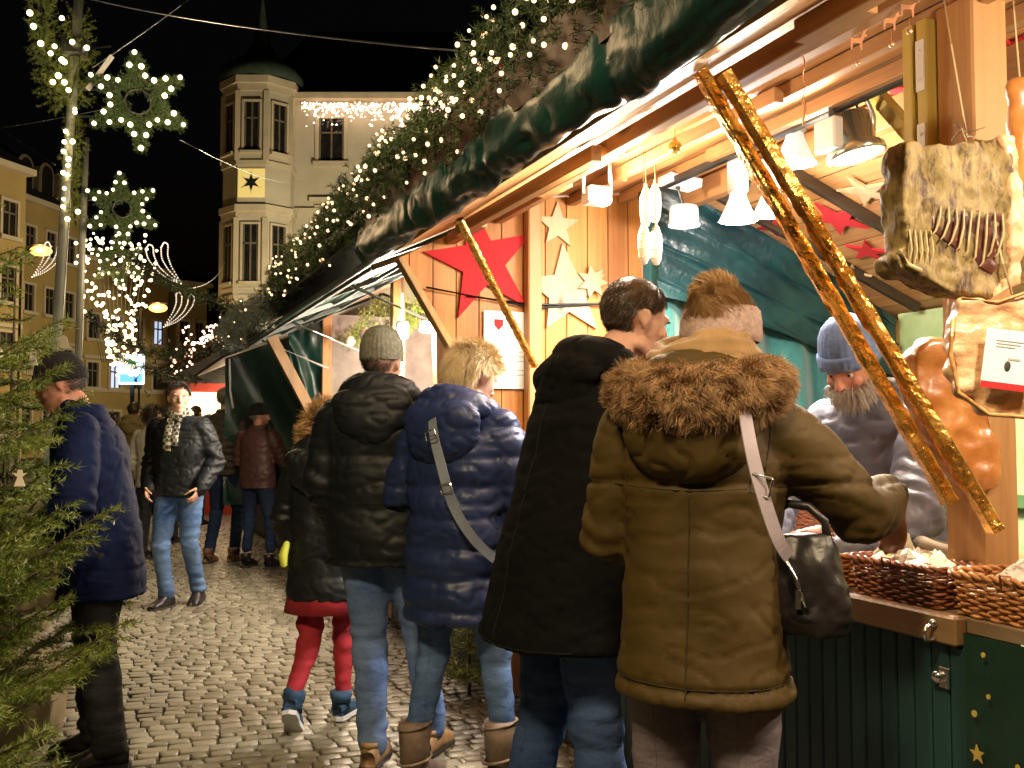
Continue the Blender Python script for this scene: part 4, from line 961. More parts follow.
        if not hat:
            mb = MB(); c0 = Vector((0, -.021, .040)); mb.ell(Tt(c0), (.080*k, .097*k, .090*k), HM, 40, 28)
            vs = []; keep = []
            for v in mb.v:
                l = (HM.transposed()@(Vector(v)-hc))/k; line = lowb-.005 if l.y < -.012 else (.016 if l.y < .02 else .072)
                keep.append(l.z > line and not (l.y > .048 and l.z < .082) and not (abs(l.x) > .05 and -.04 < l.y < .03 and l.z < .03))
            mb.f = [f_ for f_ in mb.f if all(keep[i] for i in f_)]; mb.sm = [True]*len(mb.f); sc_ = mb.build('scalp_hair', hm, e)
    return e, J
def hair_mat(n):
    c = {'hair_dark': ((.012, .007, .004), (.04, .024, .012)), 'hair_brown': ((.03, .016, .008), (.08, .045, .02)), 'hair_grey': ((.10, .09, .08), (.25, .23, .20)), 'hair_blonde': ((.60, .42, .18), (.88, .74, .48)), 'hair_copper': ((.22, .11, .035), (.50, .30, .12))}[n]
    return mat(n, c[0], c[1], rough=.42, vs=30, bump=0, island=.7)
hair_mat('hair_dark')
sole = mat('sole_rubber', (.02, .018, .015), (.05, .045, .04), rough=.8); mat('fur_brown', (.12, .055, .018), (.60, .36, .16), rough=.7, vs=38, bump=.5, island=.3)
j_blue = jeans('blue_jeans', (.03, .08, .24), (.22, .36, .62)); j_dk = jeans('dark_jeans', (.008, .016, .045), (.03, .06, .14)); j_lt = jeans('light_jeans', (.10, .18, .40), (.28, .40, .66)); j_gr = jeans('grey_jeans', (.15, .13, .16), (.38, .31, .33)); j_bk = jeans('black_jeans', (.014, .015, .017), (.05, .052, .056))
c_navy = mat('navy_twill', (.004, .009, .045), (.007, .014, .06), rough=.8, spec=.15, vs=5, bump=.5, bs=25, bd=.006)
c_black = puffer('black_wool', (.0035, .0035, .0035), .85, 14, .006, .15); c_blk2 = puffer('black_puffer', (.006, .008, .010), .55)
c_navp = puffer('navy_puffer', (.016, .028, .085), .42); c_olive = puffer('olive_parka', (.062, .037, .005), .68, 10, .010); c_vest = puffer('brown_quilt', (.035, .028, .022), .5)
c_mar = puffer('maroon_softshell', (.065, .028, .026), .5); c_grey = puffer('grey_softshell', (.14, .16, .23), .42); c_bkc = puffer('black_parka', (.010, .012, .012), .5)
leath_b = mat('brown_leather', (.10, .05, .02), (.24, .12, .05), rough=.5, vs=20, bump=.4, bs=60); leath_t = mat('tan_leather', (.28, .16, .07), (.45, .28, .13), rough=.6, vs=15, bump=.4); leath_g = mat('taupe_leather', (.13, .09, .065), (.25, .18, .13), rough=.7, vs=12, bump=.4); leath_k = mat('black_leather', (.010, .008, .008), (.025, .02, .02), rough=.35, vs=12, bump=.5, bs=90)
knit_b = mat('black_knit', (.006, .006, .006), (.014, .012, .012), rough=.95, bump=.6, bs=200, bd=.002); knit_g = mat('grey_green_knit', (.10, .10, .075), (.17, .165, .12), rough=.95, vs=60, bump=.8, bs=180, bd=.003); knit_bl = mat('blue_fleece', (.12, .20, .42), (.18, .28, .54), rough=.95, vs=30, bump=.6, bs=160, bd=.003)
def at(px, Y): return (px-512)/FPX*Y
# 1 man in navy on the left, looking down to the left
e1, J1 = person('man in navy jacket and black beanie bending over beside the fir tree', at(104, 4.2), 4.2, R(100), 1.70, lean=(0, .13), head=(.05, .42), hoff=(0, .05, -.02),
    j=dict(elR=(.27, .02, 1.11), wrR=(.17, .18, .98), elL=(-.27, .04, 1.11), wrL=(-.14, .2, .98), knR=(.10, .05, .5), knL=(-.09, -.01, .5), anR=(.11, .03, .085), anL=(-.10, -.07, .085)),
    jk=dict(mat=c_navy, hem=.70, flare=(.225, .19), waist=(.20, .165), chest=(.215, .155), sleeve=(.092, .08, .072, .062), wr=.010, seams=(.82,)), tr=dict(mat=j_bk, b=1.28), sh=dict(mat=leath_k), hat=dict(mat=knit_b, tilt=.2), hair=dict(mat='hair_grey', n=500, len=.018), sk=skin_r, vox=.007)
m = MB(); m.obox(Vector(J1['elR'])*0+Vector((.352, .0, 1.215)), (.003, .032, .013), Matrix.Rotation(.2, 3, 'Y')); m.build('sleeve_badge', mat('orange_badge', (.5, .28, .1), (.6, .35, .15)), e1)
# 2 man walking towards us
e2, J2 = person('man walking in open black jacket, checked scarf and faded blue jeans', at(181, 7.9), 7.9, R(172), 1.76, head=(.55, 0), lean=(0, .02),
    j=dict(elR=(.27, -.06, 1.13), wrR=(.21, .10, .93), elL=(-.27, -.05, 1.13), wrL=(-.22, .10, .93), knR=(.09, .12, .50), anR=(.08, .03, .085), knL=(-.09, .0, .50), anL=(-.07, -.20, .10)),
    jk=dict(mat=c_blk2, hem=.86, flare=(.21, .155), waist=(.20, .15), chest=(.225, .15), sleeve=(.088, .078, .07, .058), wr=.016, pocket='RL'), tr=dict(mat=j_blue, b=1.08), sh=dict(mat=leath_k, pitchL=.25), hair=dict(mat='hair_dark', n=1500, len=.035), vox=.008)
m = MB(); n0 = J2['neck']; m.tube([n0+Vector((.080*math.cos(t), .075*math.sin(t)+.012, .03+.01*math.sin(3*t))) for t in np.linspace(0, 2*PI, 22)[:-1]], (.026, .04), 10, closed=True)
m.tube([n0+Vector((.03, .08, .02)), n0+Vector((.035, .125, -.08)), n0+Vector((.03, .165, -.18)), n0+Vector((.028, .165, -.26))], [(.035, .012)]*4, 10); m.tube([n0+Vector((-.03, .08, .02)), n0+Vector((-.025, .125, -.08)), n0+Vector((-.03, .16, -.16)), n0+Vector((-.03, .165, -.22))], [(.033, .012)]*4, 10)
scm, sct, scp = nt('checked_scarf'); ch = node(sct, 'ShaderNodeTexChecker', Scale=38); ch.inputs[1].default_value = (.5, .47, .38, 1); ch.inputs[2].default_value = (.06, .055, .04, 1); sct.links.new(coords(sct, (1, 1, 1), (0, 0, .5)), ch.inputs[0]); sct.links.new(ch.outputs[0], scp.inputs['Base Color']); scp.inputs['Roughness'].default_value = .95
m.build('scarf', scm, e2)
# 3 tall man in quilted jacket seen from behind
person('tall grey-haired man in dark quilted jacket seen from behind, brown boots', at(226, 10.7), 10.7, R(-12), 1.86, head=(-.25, 0), j=dict(knR=(.1, .1, .5), anR=(.11, .0, .085), anL=(-.1, -.12, .085)),
    jk=dict(mat=c_vest, hem=.86, quilt=.075, qa=.012, waist=(.19, .145), chest=(.225, .15), wr=.008), tr=dict(mat=j_dk), sh=dict(mat=leath_b, kind='ankle'), hair=dict(mat='hair_grey', n=800, len=.022), vox=.011)
# 4 beanie, maroon jacket
person('person in black beanie, maroon jacket and turned-up jeans facing the stall', at(259, 10.2), 10.2, R(-22), 1.66, head=(-.7, .1), j=dict(elR=(.27, .06, 1.13), wrR=(.30, .26, 1.02), elL=(-.25, .0, 1.13), wrL=(-.2, .2, 1.05), anR=(.17, .0, .085), knR=(.15, .02, .5), anL=(-.13, 0, .085), knL=(-.12, .02, .5)),
    jk=dict(mat=c_mar, hem=.84, flare=(.20, .155), waist=(.19, .15), chest=(.20, .145), wr=.014), tr=dict(mat=j_dk, b=1.0, cuff=.12), sh=dict(mat=leath_k, kind='ankle'), hat=dict(mat=knit_b), hair=dict(mat='hair_grey', n=250, len=.02), vox=.010)
# 5 short woman with fur hood, red trousers, striding
c_blu = mat('blue_suede', (.01, .035, .08), (.03, .08, .16), rough=.8, vs=20); c_red = mat('red_trouser_cloth', (.30, .012, .02), (.42, .025, .04), rough=.85, vs=12, bump=.5, bs=40, bd=.004)
e5, J5 = person('short person in black coat with fluffy fur hood and red trousers', at(326, 4.75), 4.75, R(-8), 1.48, lean=(0, .04), head=(0, .3), hoff=(0, .03, -.02),
    j=dict(knR=(.08, .12, .52), anR=(.08, .10, .085), knL=(-.07, -.02, .48), anL=(-.10, -.20, .13), elR=(.24, .1, 1.15), wrR=(.2, .3, 1.1), elL=(-.25, .02, 1.13), wrL=(-.24, .12, .92)),
    jk=dict(mat=c_bkc, name='coat', hem=.68, flare=(.215, .175), waist=(.19, .15), chest=(.20, .145), wr=.012, hood='down'), tr=dict(mat=c_red, b=1.05, ank=.046, cuff=.05), sh=dict(mat=c_blu, kind='ankle', sole=mat('white_sole', (.6, .6, .58), rough=.6), pitchL=.75, yawR=-.1), vox=.009)
P = []; N = []
hb = Vector(J5['hc'])+Vector((0, -.02, .0))
m = MB(); m.ell(hb, (.105, .115, .135), None, 20, 14); ho = m.build('hood', mat('dark_lining', (.02, .015, .01)), e5)
for i in range(5000):
    v = Vector((random.gauss(0, 1), random.gauss(0, 1), random.gauss(0, 1))).normalized(); P.append(hb+Vector((v.x*.105, v.y*.115, v.z*.135))); N.append(v)
fur_g = mat('fur_golden', (.25, .13, .04), (.75, .48, .20), rough=.7, vs=30, bump=0, island=.6)
strands('fur', P, N, lambda p, n: unit(n*.9+np.stack([nz(p, 18, 1), nz(p, 18, 4), nz(p, 18, 9)-.2], 1)*1.1), .055, .004, fur_g, ho, 3, .3, 2)
cx = Vector((0, 0, 0)); m = MB(); m.rings([(0, 0, .52, .19, .155), (0, 0, .60, .175, .14), (0, 0, .70, .16, .13)], 24); m.build('skirt', c_red, e5)
m = MB(); m.limb([Vector((-.145, -.115, .84)), Vector((-.155, -.13, .79)), Vector((-.15, -.135, .75))], [.016, .022, .016], 8); m.build('glove', mat('yellow_glove', (.5, .55, .04), (.6, .65, .08), rough=.7), e5)
# 6 man in grey knitted hat
e6, J6 = person('tall man in grey knitted hat, black padded jacket and tan shoes', at(384, 4.18), 4.18, R(-8), 1.78, head=(-.15, .05), lean=(-.02, .02),
    j=dict(elR=(.28, .02, 1.13), wrR=(.22, .2, 1.0), elL=(-.25, -.02, 1.13), wrL=(-.22, .12, .95), anL=(-.03, -.03, .085), knL=(-.06, .02, .5), hpL=(-.08, 0, .9), anR=(.17, .16, .085), knR=(.13, .12, .5)),
    jk=dict(mat=c_blk2, hem=.80, flare=(.235, .18), waist=(.225, .17), chest=(.245, .165), sleeve=(.098, .088, .078, .062), stitch=[[(-.2, 1.36), (0, 1.33), (.2, 1.36)], [(-.21, .86), (0, .855), (.21, .86)], [(-.21, 1.08), (0, 1.07), (.21, 1.08)], [(-.18, 1.08), (-.17, 1.42)], [(.18, 1.08), (.17, 1.42)]], smat=mat('black_seam', (.002, .002, .002), rough=.9), wr=.013, quilt=.21, qa=.012, hood='down', hs=1.08, hmat=c_blk2), tr=dict(mat=j_lt, b=1.12), sh=dict(mat=leath_t, kind='shoe', yawL=.05), hat=dict(mat=knit_g, h=1.12, brim=0, tilt=.05), hair=dict(mat='hair_dark', n=300, len=.015), vox=.008)
# 7 blonde woman
e7, J7 = person('blonde woman in shiny navy padded coat with taupe boots', at(457, 3.92), 3.92, R(-30), 1.70, lean=(.0, .07), head=(-.35, .35), hoff=(0, .05, .0),
    j=dict(elR=(.27, .08, 1.12), wrR=(.2, .28, 1.05), elL=(-.28, .0, 1.12), wrL=(-.22, .2, 1.02), anR=(.16, .1, .085), knR=(.13, .09, .5), anL=(-.13, -.08, .085), knL=(-.11, -.0, .5)),
    jk=dict(mat=c_navp, name='coat', hem=.655, flare=(.22, .185), waist=(.205, .165), chest=(.225, .16), sleeve=(.095, .086, .078, .062), wr=.014, quilt=.115, qa=.017, hood='down', hs=1.12), tr=dict(mat=j_blue, b=.98, cuff=.12), sh=dict(mat=leath_g, kind='boot'), hair=dict(mat='hair_blonde', n=3000, len=.06, low=-.07, mess=1.0, lift=.25, dir=(.2, -.35, -1)), vox=.008)
def strap(parent, pts, w, m_, name='strap', th=.004):
    q = MB(); pts = [Vector(p) for p in pts]; vs = []; fs = []; fine = []
    for i in range(len(pts)-1):
        a, b, c, d = pts[max(i-1, 0)], pts[i], pts[i+1], pts[min(i+2, len(pts)-1)]
        for k in range(6): t = k/6; fine.append(.5*((2*b)+(c-a)*t+(2*a-5*b+4*c-d)*t*t+(3*b-a-3*c+d)*t**3))
    pts = fine+[pts[-1]]
    for i, p in enumerate(pts):
        d = (pts[min(i+1, len(pts)-1)]-pts[max(i-1, 0)]).normalized(); n = Vector((p.x, p.y+0.0, 0)).normalized() if p.xy.length > .01 else Vector((0, -1, 0)); s = d.cross(n).normalized(); n = s.cross(d)
        vs += [p-s*w/2-n*th/2, p+s*w/2-n*th/2, p+s*w/2+n*th/2, p-s*w/2+n*th/2]
        if i: fs += [((i-1)*4+k, (i-1)*4+(k+1) % 4, i*4+(k+1) % 4, i*4+k) for k in range(4)]
    fs += [(3, 2, 1, 0), tuple(range(len(vs)-4, len(vs)))]; q.add(vs, fs); return q.build(name, m_, parent)
gw = mat('grey_webbing', (.10, .12, .15), (.16, .19, .23), rough=.7, bump=.5, bs=200)
# 8 man in black coat
e8, J8 = person('dark-haired man in long black parka leaning towards the counter', at(570, 2.95), 2.95, R(-62), 1.83, lean=(.02, .17), head=(-.10, .28), hoff=(0, .05, .0),
    j=dict(elR=(.27, .14, 1.14), wrR=(.22, .34, 1.12), elL=(-.27, .10, 1.12), wrL=(-.2, .30, 1.08), anR=(.12, .08, .085), anL=(-.13, -.12, .085), knL=(-.11, -.02, .5)),
    jk=dict(mat=c_black, name='coat', hem=.72, flare=(.27, .245), waist=(.235, .19), chest=(.235, .17), sleeve=(.10, .09, .08, .066), stitch=[[(0, .75), (0, 1.50)], [(-.24, .77), (0, .765), (.24, .77)], [(-.19, 1.1), (-.17, 1.45)]], smat=mat('black_seam', (.002, .002, .002), rough=.9), srad=.002, wr=.010, hood='down', hs=1.02, hmat=c_black), tr=dict(mat=jeans('indigo_jeans', (.02, .045, .14), (.10, .18, .38)), b=1.1), sh=dict(mat=leath_k), hair=dict(mat='hair_brown', n=4200, len=.018, low=-.05, lift=.12, per=5, sleek=1, dir=(0, -.3, -.9), mess=.6), vox=.006)
# 9 woman in olive parka
e9, J9 = person('woman in olive parka with thick fur hood trim, scarf and knitted headband', at(700, 2.30), 2.30, R(-24), 1.70, lean=(.0, .06), head=(-.1, .12), hoff=(.035, .02, .0),
    j=dict(elR=(.35, .12, 1.20), wrR=(.39, .37, 1.235), elL=(-.235, .03, 1.14), wrL=(-.15, .22, 1.12), anR=(.12, .02, .085), anL=(-.09, -.02, .085)),
    jk=dict(mat=c_olive, name='parka', hem=.785, flare=(.208, .172), waist=(.182, .138), chest=(.205, .145), sleeve=(.084, .074, .066, .056), stitch=[[(-.19, 1.235), (.0, 1.225), (.19, 1.235)], [(0, .785), (0, 1.40)], [(-.2, .81), (0, .805), (.2, .81)], [(-.17, 1.05), (-.155, 1.25), (-.175, 1.40)], [(.17, 1.05), (.155, 1.25), (.175, 1.40)]], smat=mat('dark_olive_seam', (.030, .018, .003), rough=.8), wr=.008, seams=(1.275, .83), vseam=1, hood='fur', hs=1.05, vox=.009), tr=dict(mat=j_gr, b=1.02), sh=dict(mat=leath_b, kind='boot'), hands=(((.12, .40, -.85), (-.35, -.85, -.2), .45), ''),
    hair=dict(mat='hair_copper', n=3400, len=.045, low=.0, dir=(0, -.9, .45), mess=.25, lift=-.02, per=5, sleek=1), vox=.006)
def ring4(o, w, h, rot):
    q = [(-w, -h), (0, -h), (w*.9, -h), (w, -h*.9), (w, 0), (w, h*.9), (w*.9, h), (0, h), (-w*.9, h), (-w, h*.9), (-w, 0), (-w, -h*.9)]
    return [o+Vector((x*math.cos(rot)+z*math.sin(rot), 0, -x*math.sin(rot)+z*math.cos(rot))) for x, z in q]
# --- what the people wear and carry, near figures
H9, M9 = J9['hc'], J9['HM']; T9 = lambda p: H9+M9@Vector(p)
m = MB(); K = 72; vs = []; fs = []
for i, (r, z) in enumerate([(.088, -.006), (.0925, -.002), (.0945, .015), (.0935, .045), (.089, .070), (.082, .078)]):
    for q in range(K):
        t = 2*PI*q/K; f_ = 1+.008*math.cos(q*2*PI*24/K+i*PI); vs.append(T9((r*math.cos(t)*f_, -.015+r*1.2*math.sin(t)*f_, z+.012*math.sin(t))))
    if i: fs += [((i-1)*K+q, (i-1)*K+(q+1) % K, i*K+(q+1) % K, i*K+q) for q in range(K)]
m.add(vs, fs, True); hb_ = m.build('headband', mat('dusty_pink_knit', (.36, .25, .21), (.50, .36, .31), rough=.95, vs=80, bump=.9, bs=170, bd=.004), e9)
m = MB(); c = T9((-.012, -.045, .112)); m.ell(c, (.046, .034, .036), None, 20, 14); bn = m.build('bun', hair_mat('hair_copper'), e9)
P = []; N = []
for i in range(900):
    v = Vector((random.gauss(0, 1), random.gauss(0, 1), random.gauss(0, 1))).normalized(); P.append(c+Vector((v.x*.046, v.y*.034, v.z*.036))); N.append(v)
strands('hair', P, N, lambda p, n: unit(np.cross(n, np.array([.2, 1, .1]))+n*.05), .03, .0024, hair_mat('hair_copper'), bn, 4, .1, 4, 1)
n9 = J9['neck']; m = MB()
for dz, rx, r in ((.06, .112, .040), (.105, .106, .036), (.125, .094, .022)):
    m.tube([n9+Vector((rx*math.cos(t), rx*.95*math.sin(t)+.012, dz+.012*math.sin(t*2+dz*30))) for t in np.linspace(0, 2*PI, 25)[:-1]], (r*.8, r*1.15), 12, closed=True)
sme = remeshed(m, .008, 2); displace(sme, lambda co: nz(co, (6, 6, 30), 3)*.010-np.clip(1-np.abs(nz(co, (5, 5, 26), 8))*6, 0, 1)*.010); link('scarf', sme, mat('camel_scarf', (.26, .15, .055), (.36, .22, .09), rough=.9, vs=10, bump=.5, bs=140, bd=.002, sheen=.3), e9)
# strap over the right shoulder down to the handbag at her right side
lav = mat('lavender_strap', (.30, .25, .28), (.38, .32, .36), rough=.6, bump=.3)
strap(e9, [(.105, .03, 1.50), (.115, -.06, 1.475), (.13, -.145, 1.40), (.16, -.195, 1.28), (.20, -.205, 1.15), (.222, -.180, 1.10)], .030, lav)
m = MB()
for z0, w_ in ((1.245, .0),):
    o_ = Vector((.172, -.205, 1.245)); m.tube(ring4(o_, .021, .020, .25), .0026, 6, closed=True)
m.build('buckle', chrome, e9)
hbg = world(797, 574, 2.24)
bg_ = empty('handbag', (hbg.x, hbg.y, hbg.z), R(-38), 'black leather handbag with silver zip at the hip of the olive parka', 'handbag')
m = MB(); vs = []; fs = []; K = 28
for i, (z, rx, ry) in enumerate([(-.128, .085, .02), (-.125, .108, .045), (-.09, .118, .058), (-.03, .112, .055), (.04, .096, .042), (.085, .082, .022), (.092, .078, .010)]):
    for q in range(K):
        t = 2*PI*q/K; vs.append((rx*math.copysign(abs(math.cos(t))**.7, math.cos(t)), ry*math.copysign(abs(math.sin(t))**.8, math.sin(t)), z))
    if i: fs += [((i-1)*K+q, (i-1)*K+(q+1) % K, i*K+(q+1) % K, i*K+q) for q in range(K)]
fs += [tuple(range(K))[::-1], tuple(range(6*K, 7*K))]; m.add(vs, fs, True)
bme = remeshed(m, .006, 3); displace(bme, lambda co: nz(co, (16, 16, 10), 2)*.012+nz(co, 40, 4)*.004); link('body', bme, leath_k, bg_)
m = MB(); m.tube([(-.05, -.03, .08), (-.02, -.045, .06), (.02, -.058, .0), (.045, -.064, -.06)], .004, 8); m.build('zip', chrome, bg_)
m = MB(); m.obox((.03, -.067, -.045), (.006, .003, .02)); m.build('zip_pull', chrome, bg_)
m = MB(); m.tube([(-.07, 0, .085), (-.06, .0, .13), (-.02, 0, .155), (.03, 0, .15), (.065, 0, .12), (.07, 0, .08)], (.010, .008), 10); m.build('handle', leath_k, bg_)
m = MB(); m.tube([(-.085, -.005, .075), (-.10, -.02, .10), (-.10, -.03, .14)], .004, 6); m.build('ring', chrome, bg_)
# blonde woman's strap with buckles
strap(e7, [(-.05, -.02, 1.50), (-.03, -.12, 1.46), (.02, -.192, 1.36), (.07, -.215, 1.24), (.12, -.215, 1.10), (.17, -.19, 1.0), (.215, -.135, .92), (.25, -.05, .86), (.255, .03, .83)], .036, gw)
for (x, z) in ((.03, 1.345), (.10, 1.15)):
    m = MB(); o_ = Vector((x, -.226, z)); m.tube(ring4(o_, .023, .017, -.3), .003, 6, closed=True); m.build('buckle', chrome, e7)
# 10 stall keeper
v0 = world(897, 434, 3.35)
e10, J10 = person('stall keeper in blue fleece hat and grey jacket leaning over the counter', v0.x, v0.y, R(128), 1.74, lean=(0, .22), head=(.1, .55), hoff=(0, .055, -.04),
    j=dict(elR=(.27, .32, 1.12), wrR=(.17, .50, 1.01), elL=(-.26, .34, 1.12), wrL=(-.14, .53, 1.00)),
    jk=dict(mat=c_grey, hem=.82, flare=(.21, .16), waist=(.20, .15), chest=(.22, .15), sleeve=(.088, .08, .07, .056), wr=.016), tr=dict(mat=j_dk), sh=dict(mat=leath_k), hat=dict(mat=knit_bl, h=1.15, tilt=.12, brim=1), hair=dict(mat='hair_grey', n=500, len=.02), sk=skin_r, hands=(((0, 1, -.35), (0, -.2, -1), .7), ((0, 1, -.35), (0, -.2, -1), .7)), vox=.006)
hc, HM = J10['hc'], J10['HM']
P = []; N = []
while len(P) < 700:
    v = Vector((random.gauss(0, 1), random.gauss(0, 1), random.gauss(0, 1))).normalized(); p = Vector((v.x*.058, .028+v.y*.062, -.055+v.z*.055))
    if p.z > -.035 or p.y < .0 or abs(v.z) > .97: continue
    P.append(hc+HM@p); N.append((HM@v).normalized())
strands('beard', P, N, lambda p, n: unit(n*.5+np.array(HM@Vector((0, .3, -1)))[None, :]), .035, .002, mat('beard_grey', (.35, .32, .28), (.6, .57, .5), rough=.6, bump=0, island=.8), e10, 4, .2, 3)
m = MB(); n0 = J10['neck']; m.tube([n0+Vector((.085*math.cos(t), .08*math.sin(t)+.01, .03)) for t in np.linspace(0, 2*PI, 22)[:-1]], (.024, .04), 10, closed=True); m.build('neck_warmer', mat('dark_plaid', (.03, .03, .035), (.2, .2, .22), rough=.9, vs=60), e10)
strap(e10, [(.05, .10, 1.44), (.045, .215, 1.36), (.04, .24, 1.22), (.035, .235, 1.10)], .022, c_red, 'lanyard')
# people farther down the lane
def extra(label, px, Y, rz, H, jm, tm, hat=None, hair=None, kw=None, hands=None):
    return person(label, at(px, Y), Y, R(rz), H, jk=dict(mat=jm, wr=.010, vox=.016, **(kw or {})), tr=dict(mat=tm), sh=dict(mat=leath_k), hat=hat, hair=hair, vox=.014)
c_ol = puffer('faded_olive_parka', (.13, .10, .03), .6); c_cr = puffer('cream_jacket', (.45, .42, .33), .6)
extra('person in faded olive hooded parka walking away down the lane', 134, 14.0, 5, 1.80, c_ol, j_bk, hair=dict(mat='hair_dark', n=500, len=.03), kw=dict(hood='down', hem=.75))
extra('person in cream jacket partly behind the walking man with the scarf', 153, 11.0, -20, 1.66, c_cr, j_bk, hair=dict(mat='hair_dark', n=600, len=.09, dir=(0, -.2, -1)))
extra('dark-clad person just behind the left shoulder of the walking man', 168, 12.5, 10, 1.70, c_bkc, j_bk, hat=dict(mat=knit_b), kw=dict(hem=.75))
extra('person with short dark hair at the left of the far crowd', 112, 16.0, 30, 1.72, c_blk2, j_bk, hair=dict(mat='hair_dark', n=400, len=.03))
extra('person with brown hair and dark coat farthest down the lane', 126, 19.0, 170, 1.70, c_vest, j_bk, hair=dict(mat='hair_brown', n=400, len=.06))
extra('person in dark jacket between the tall grey-haired man and the walking man', 196, 15.0, -10, 1.78, c_blk2, j_dk, hair=dict(mat='hair_brown', n=400, len=.03))
extra('person in black hat at the far left of the crowd beside the man in navy', 150, 17.0, 0, 1.76, c_bkc, j_dk, hat=dict(mat=knit_b))

# ------------------------------------------------------------------ lamps in the near stall
def fixture(px, py, Y, kind, label, ceil=2.55):
    p = market(px, py, Y); e = mkt('spot_lamp', p.x, p.y, p.z, label, 'lamp', 'lamps over the near counter'); up = ceil-p.z
    if kind == 'track':
        Mx = Matrix.Rotation(R(-9), 3, 'X')@Matrix.Rotation(R(-8), 3, 'Y')
        m = MB(); m.lathe([(0, .10), (.045, .10), (.075, .085), (.078, -.02), (.10, -.035), (.104, -.06), (.096, -.065)], (0, 0, 0), 28, Mx); m.build('housing', mat('satin_nickel', (.45, .45, .36), (.55, .55, .45), rough=.25, metal=.85), e)
        m = MB(); m.lathe([(0, -.052), (.093, -.052), (.093, -.058), (0, -.06)], (0, 0, 0), 24, Mx); m.build('lens', lens_w, e)
        m = MB(); m.tube([(-.09, 0, .02), (-.095, .0, .10), (-.06, 0, .16), (0, 0, .17), (.06, 0, .16), (.095, 0, .10), (.09, 0, .02)], (.012, .005), 8); m.build('yoke', metal_g, e)
        m = MB(); m.box((-.03, -.06, .17), (.03, .06, .21), .006); m.tube([(0, 0, .17), (0, 0, .13)], .012, 8); m.build('adapter', metal_d, e)
        m = MB(); m.tube([(.03, .02, .17), (.06, .04, .12), (.045, .05, .07), (.02, .03, .05)], .005, 6); m.build('cable', metal_d, e)
        m = MB(); m.box((-.13, -.055, -.05), (-.085, .055, .06), .006); m.build('ballast', metal_w, e)
    if kind == 'flood':
        m = MB(); m.box((-.055, -.04, -.02), (.055, .045, .055), .01); m.build('housing', metal_w, e)
        m = MB(); m.ell((0, -.045, -.005), (.045, .022, .032)); m.build('lens', glow('flood_glass', (1, .93, .75), 30), e)
        m = MB(); m.tube([(-.062, .0, .02), (-.062, .0, .19), (.062, 0, .21), (.062, 0, .02)], (.005, .016), 8); m.build('bracket', metal_w, e)
        m = MB(); m.tube([(0, 0, .20), (0, 0, up)], .008, 8); m.build('hanger', metal_w, e)
    if kind == 'drum':
        m = MB(); m.lathe([(0, .045), (.06, .045), (.066, .03), (.068, -.035), (.075, -.04), (.072, -.046)], (0, 0, 0), 28); m.build('housing', metal_w, e)
        m = MB(); m.lathe([(0, -.036), (.064, -.036), (.064, -.041), (0, -.041)], (0, 0, 0), 24); m.build('lens', lens_w, e)
        m = MB(); m.beam((.0, 0, .04), (-.03, .0, .12), .012, .012); m.beam((-.03, 0, .12), (-.03, .0, up), .016, .016); m.build('arm', metal_d, e)
        m = MB(); m.obox((-.02, 0, .155), (.085, .06, .022), Matrix.Rotation(R(6), 3, 'Y'), .006); m.build('ballast', metal_w, e)
    if kind == 'bell':
        m = MB(); m.box((-.035, -.035, .06), (.035, .035, .20), .01); m.build('ballast', metal_w, e)
        vs = []; fs = []; K = 48
        for i, (r, z) in enumerate([(.030, .065), (.036, .04), (.052, 0), (.066, -.03), (.078, -.055)]):
            for q in range(K):
                t = 2*PI*q/K; rr_ = r*(1+.04*math.cos(12*t)); vs.append((rr_*math.cos(t), rr_*math.sin(t), z))
            if i: fs += [((i-1)*K+q, (i-1)*K+(q+1) % K, i*K+(q+1) % K, i*K+q) for q in range(K)]
        m = MB(); m.add(vs, fs, True); m.build('shade', glow('lit_white_shade', (.85, .85, .82), .55), e)
        m = MB(); m.lathe([(0, -.05), (.074, -.05), (.074, -.056), (0, -.060)], (0, 0, 0), 24); m.build('lens', lens_c, e)
        m = MB(); m.tube([(0, 0, .2), (0, 0, up)], .010, 8); m.tube([(.03, .0, .15), (.075, .0, .17), (.07, .0, .23)], .004, 6); m.build('hanger', metal_w, e)
        m = MB(); m.tube([(.04, 0, .11), (.055, 0, .11)], .014, 12); m.build('knob', metal_g, e)
    return e, p
F = []
F.append(fixture(853, 140, 3.5, 'track', 'round spotlight on the rail, shining above the hanging bacon')[1])
F.append(fixture(597, 200, 4.15, 'flood', 'glaring flood lamp in a white bracket before the pale star')[1])
F.append(fixture(684, 216, 4.55, 'drum', 'drum-shaped spot lamp right of the hanging sausages')[1])
F.append(fixture(738, 208, 4.10, 'bell', 'white lamp with flared shade hung highest of the pair')[1])
F.append(fixture(771, 203, 4.3, 'bell', 'white lamp with flared shade partly behind the foil strut')[1])
F.append(fixture(795, 150, 3.75, 'bell', 'small white lamp beside the rail, left of the round spotlight')[1])
def wm(p, da=0, db=0, dz=0): return mk(p.x+da, p.y+db, p.z+dz)
WARM = (1, .76, .46); NEU = (1, .83, .62)
lamp('track_spot_light', wm(F[0], 0, 0, -.09), 150, NEU, .05, (.25, -.25, -1), 125)
lamp('flood_light', wm(F[1], 0, -.09, -.02), 42, NEU, .03)
lamp('drum_light', wm(F[2], 0, 0, -.07), 90, NEU, .05, (0, 0, -1), 150)
lamp('bell_light', wm(F[3], 0, 0, -.10), 42, (.97, .93, 1), .05)
lamp('bell_light', wm(F[4], 0, 0, -.08), 110, (.95, .93, 1), .05, (0, -.1, -1), 150)
lamp('bell_light', wm(F[5], 0, -.04, -.12), 42, NEU, .05)
lamp('counter_light', mk(1.50, 1.0, 2.02), 38, NEU, .05)
lamp('counter_light', mk(2.6, 1.0, 2.2), 60, NEU, .05)
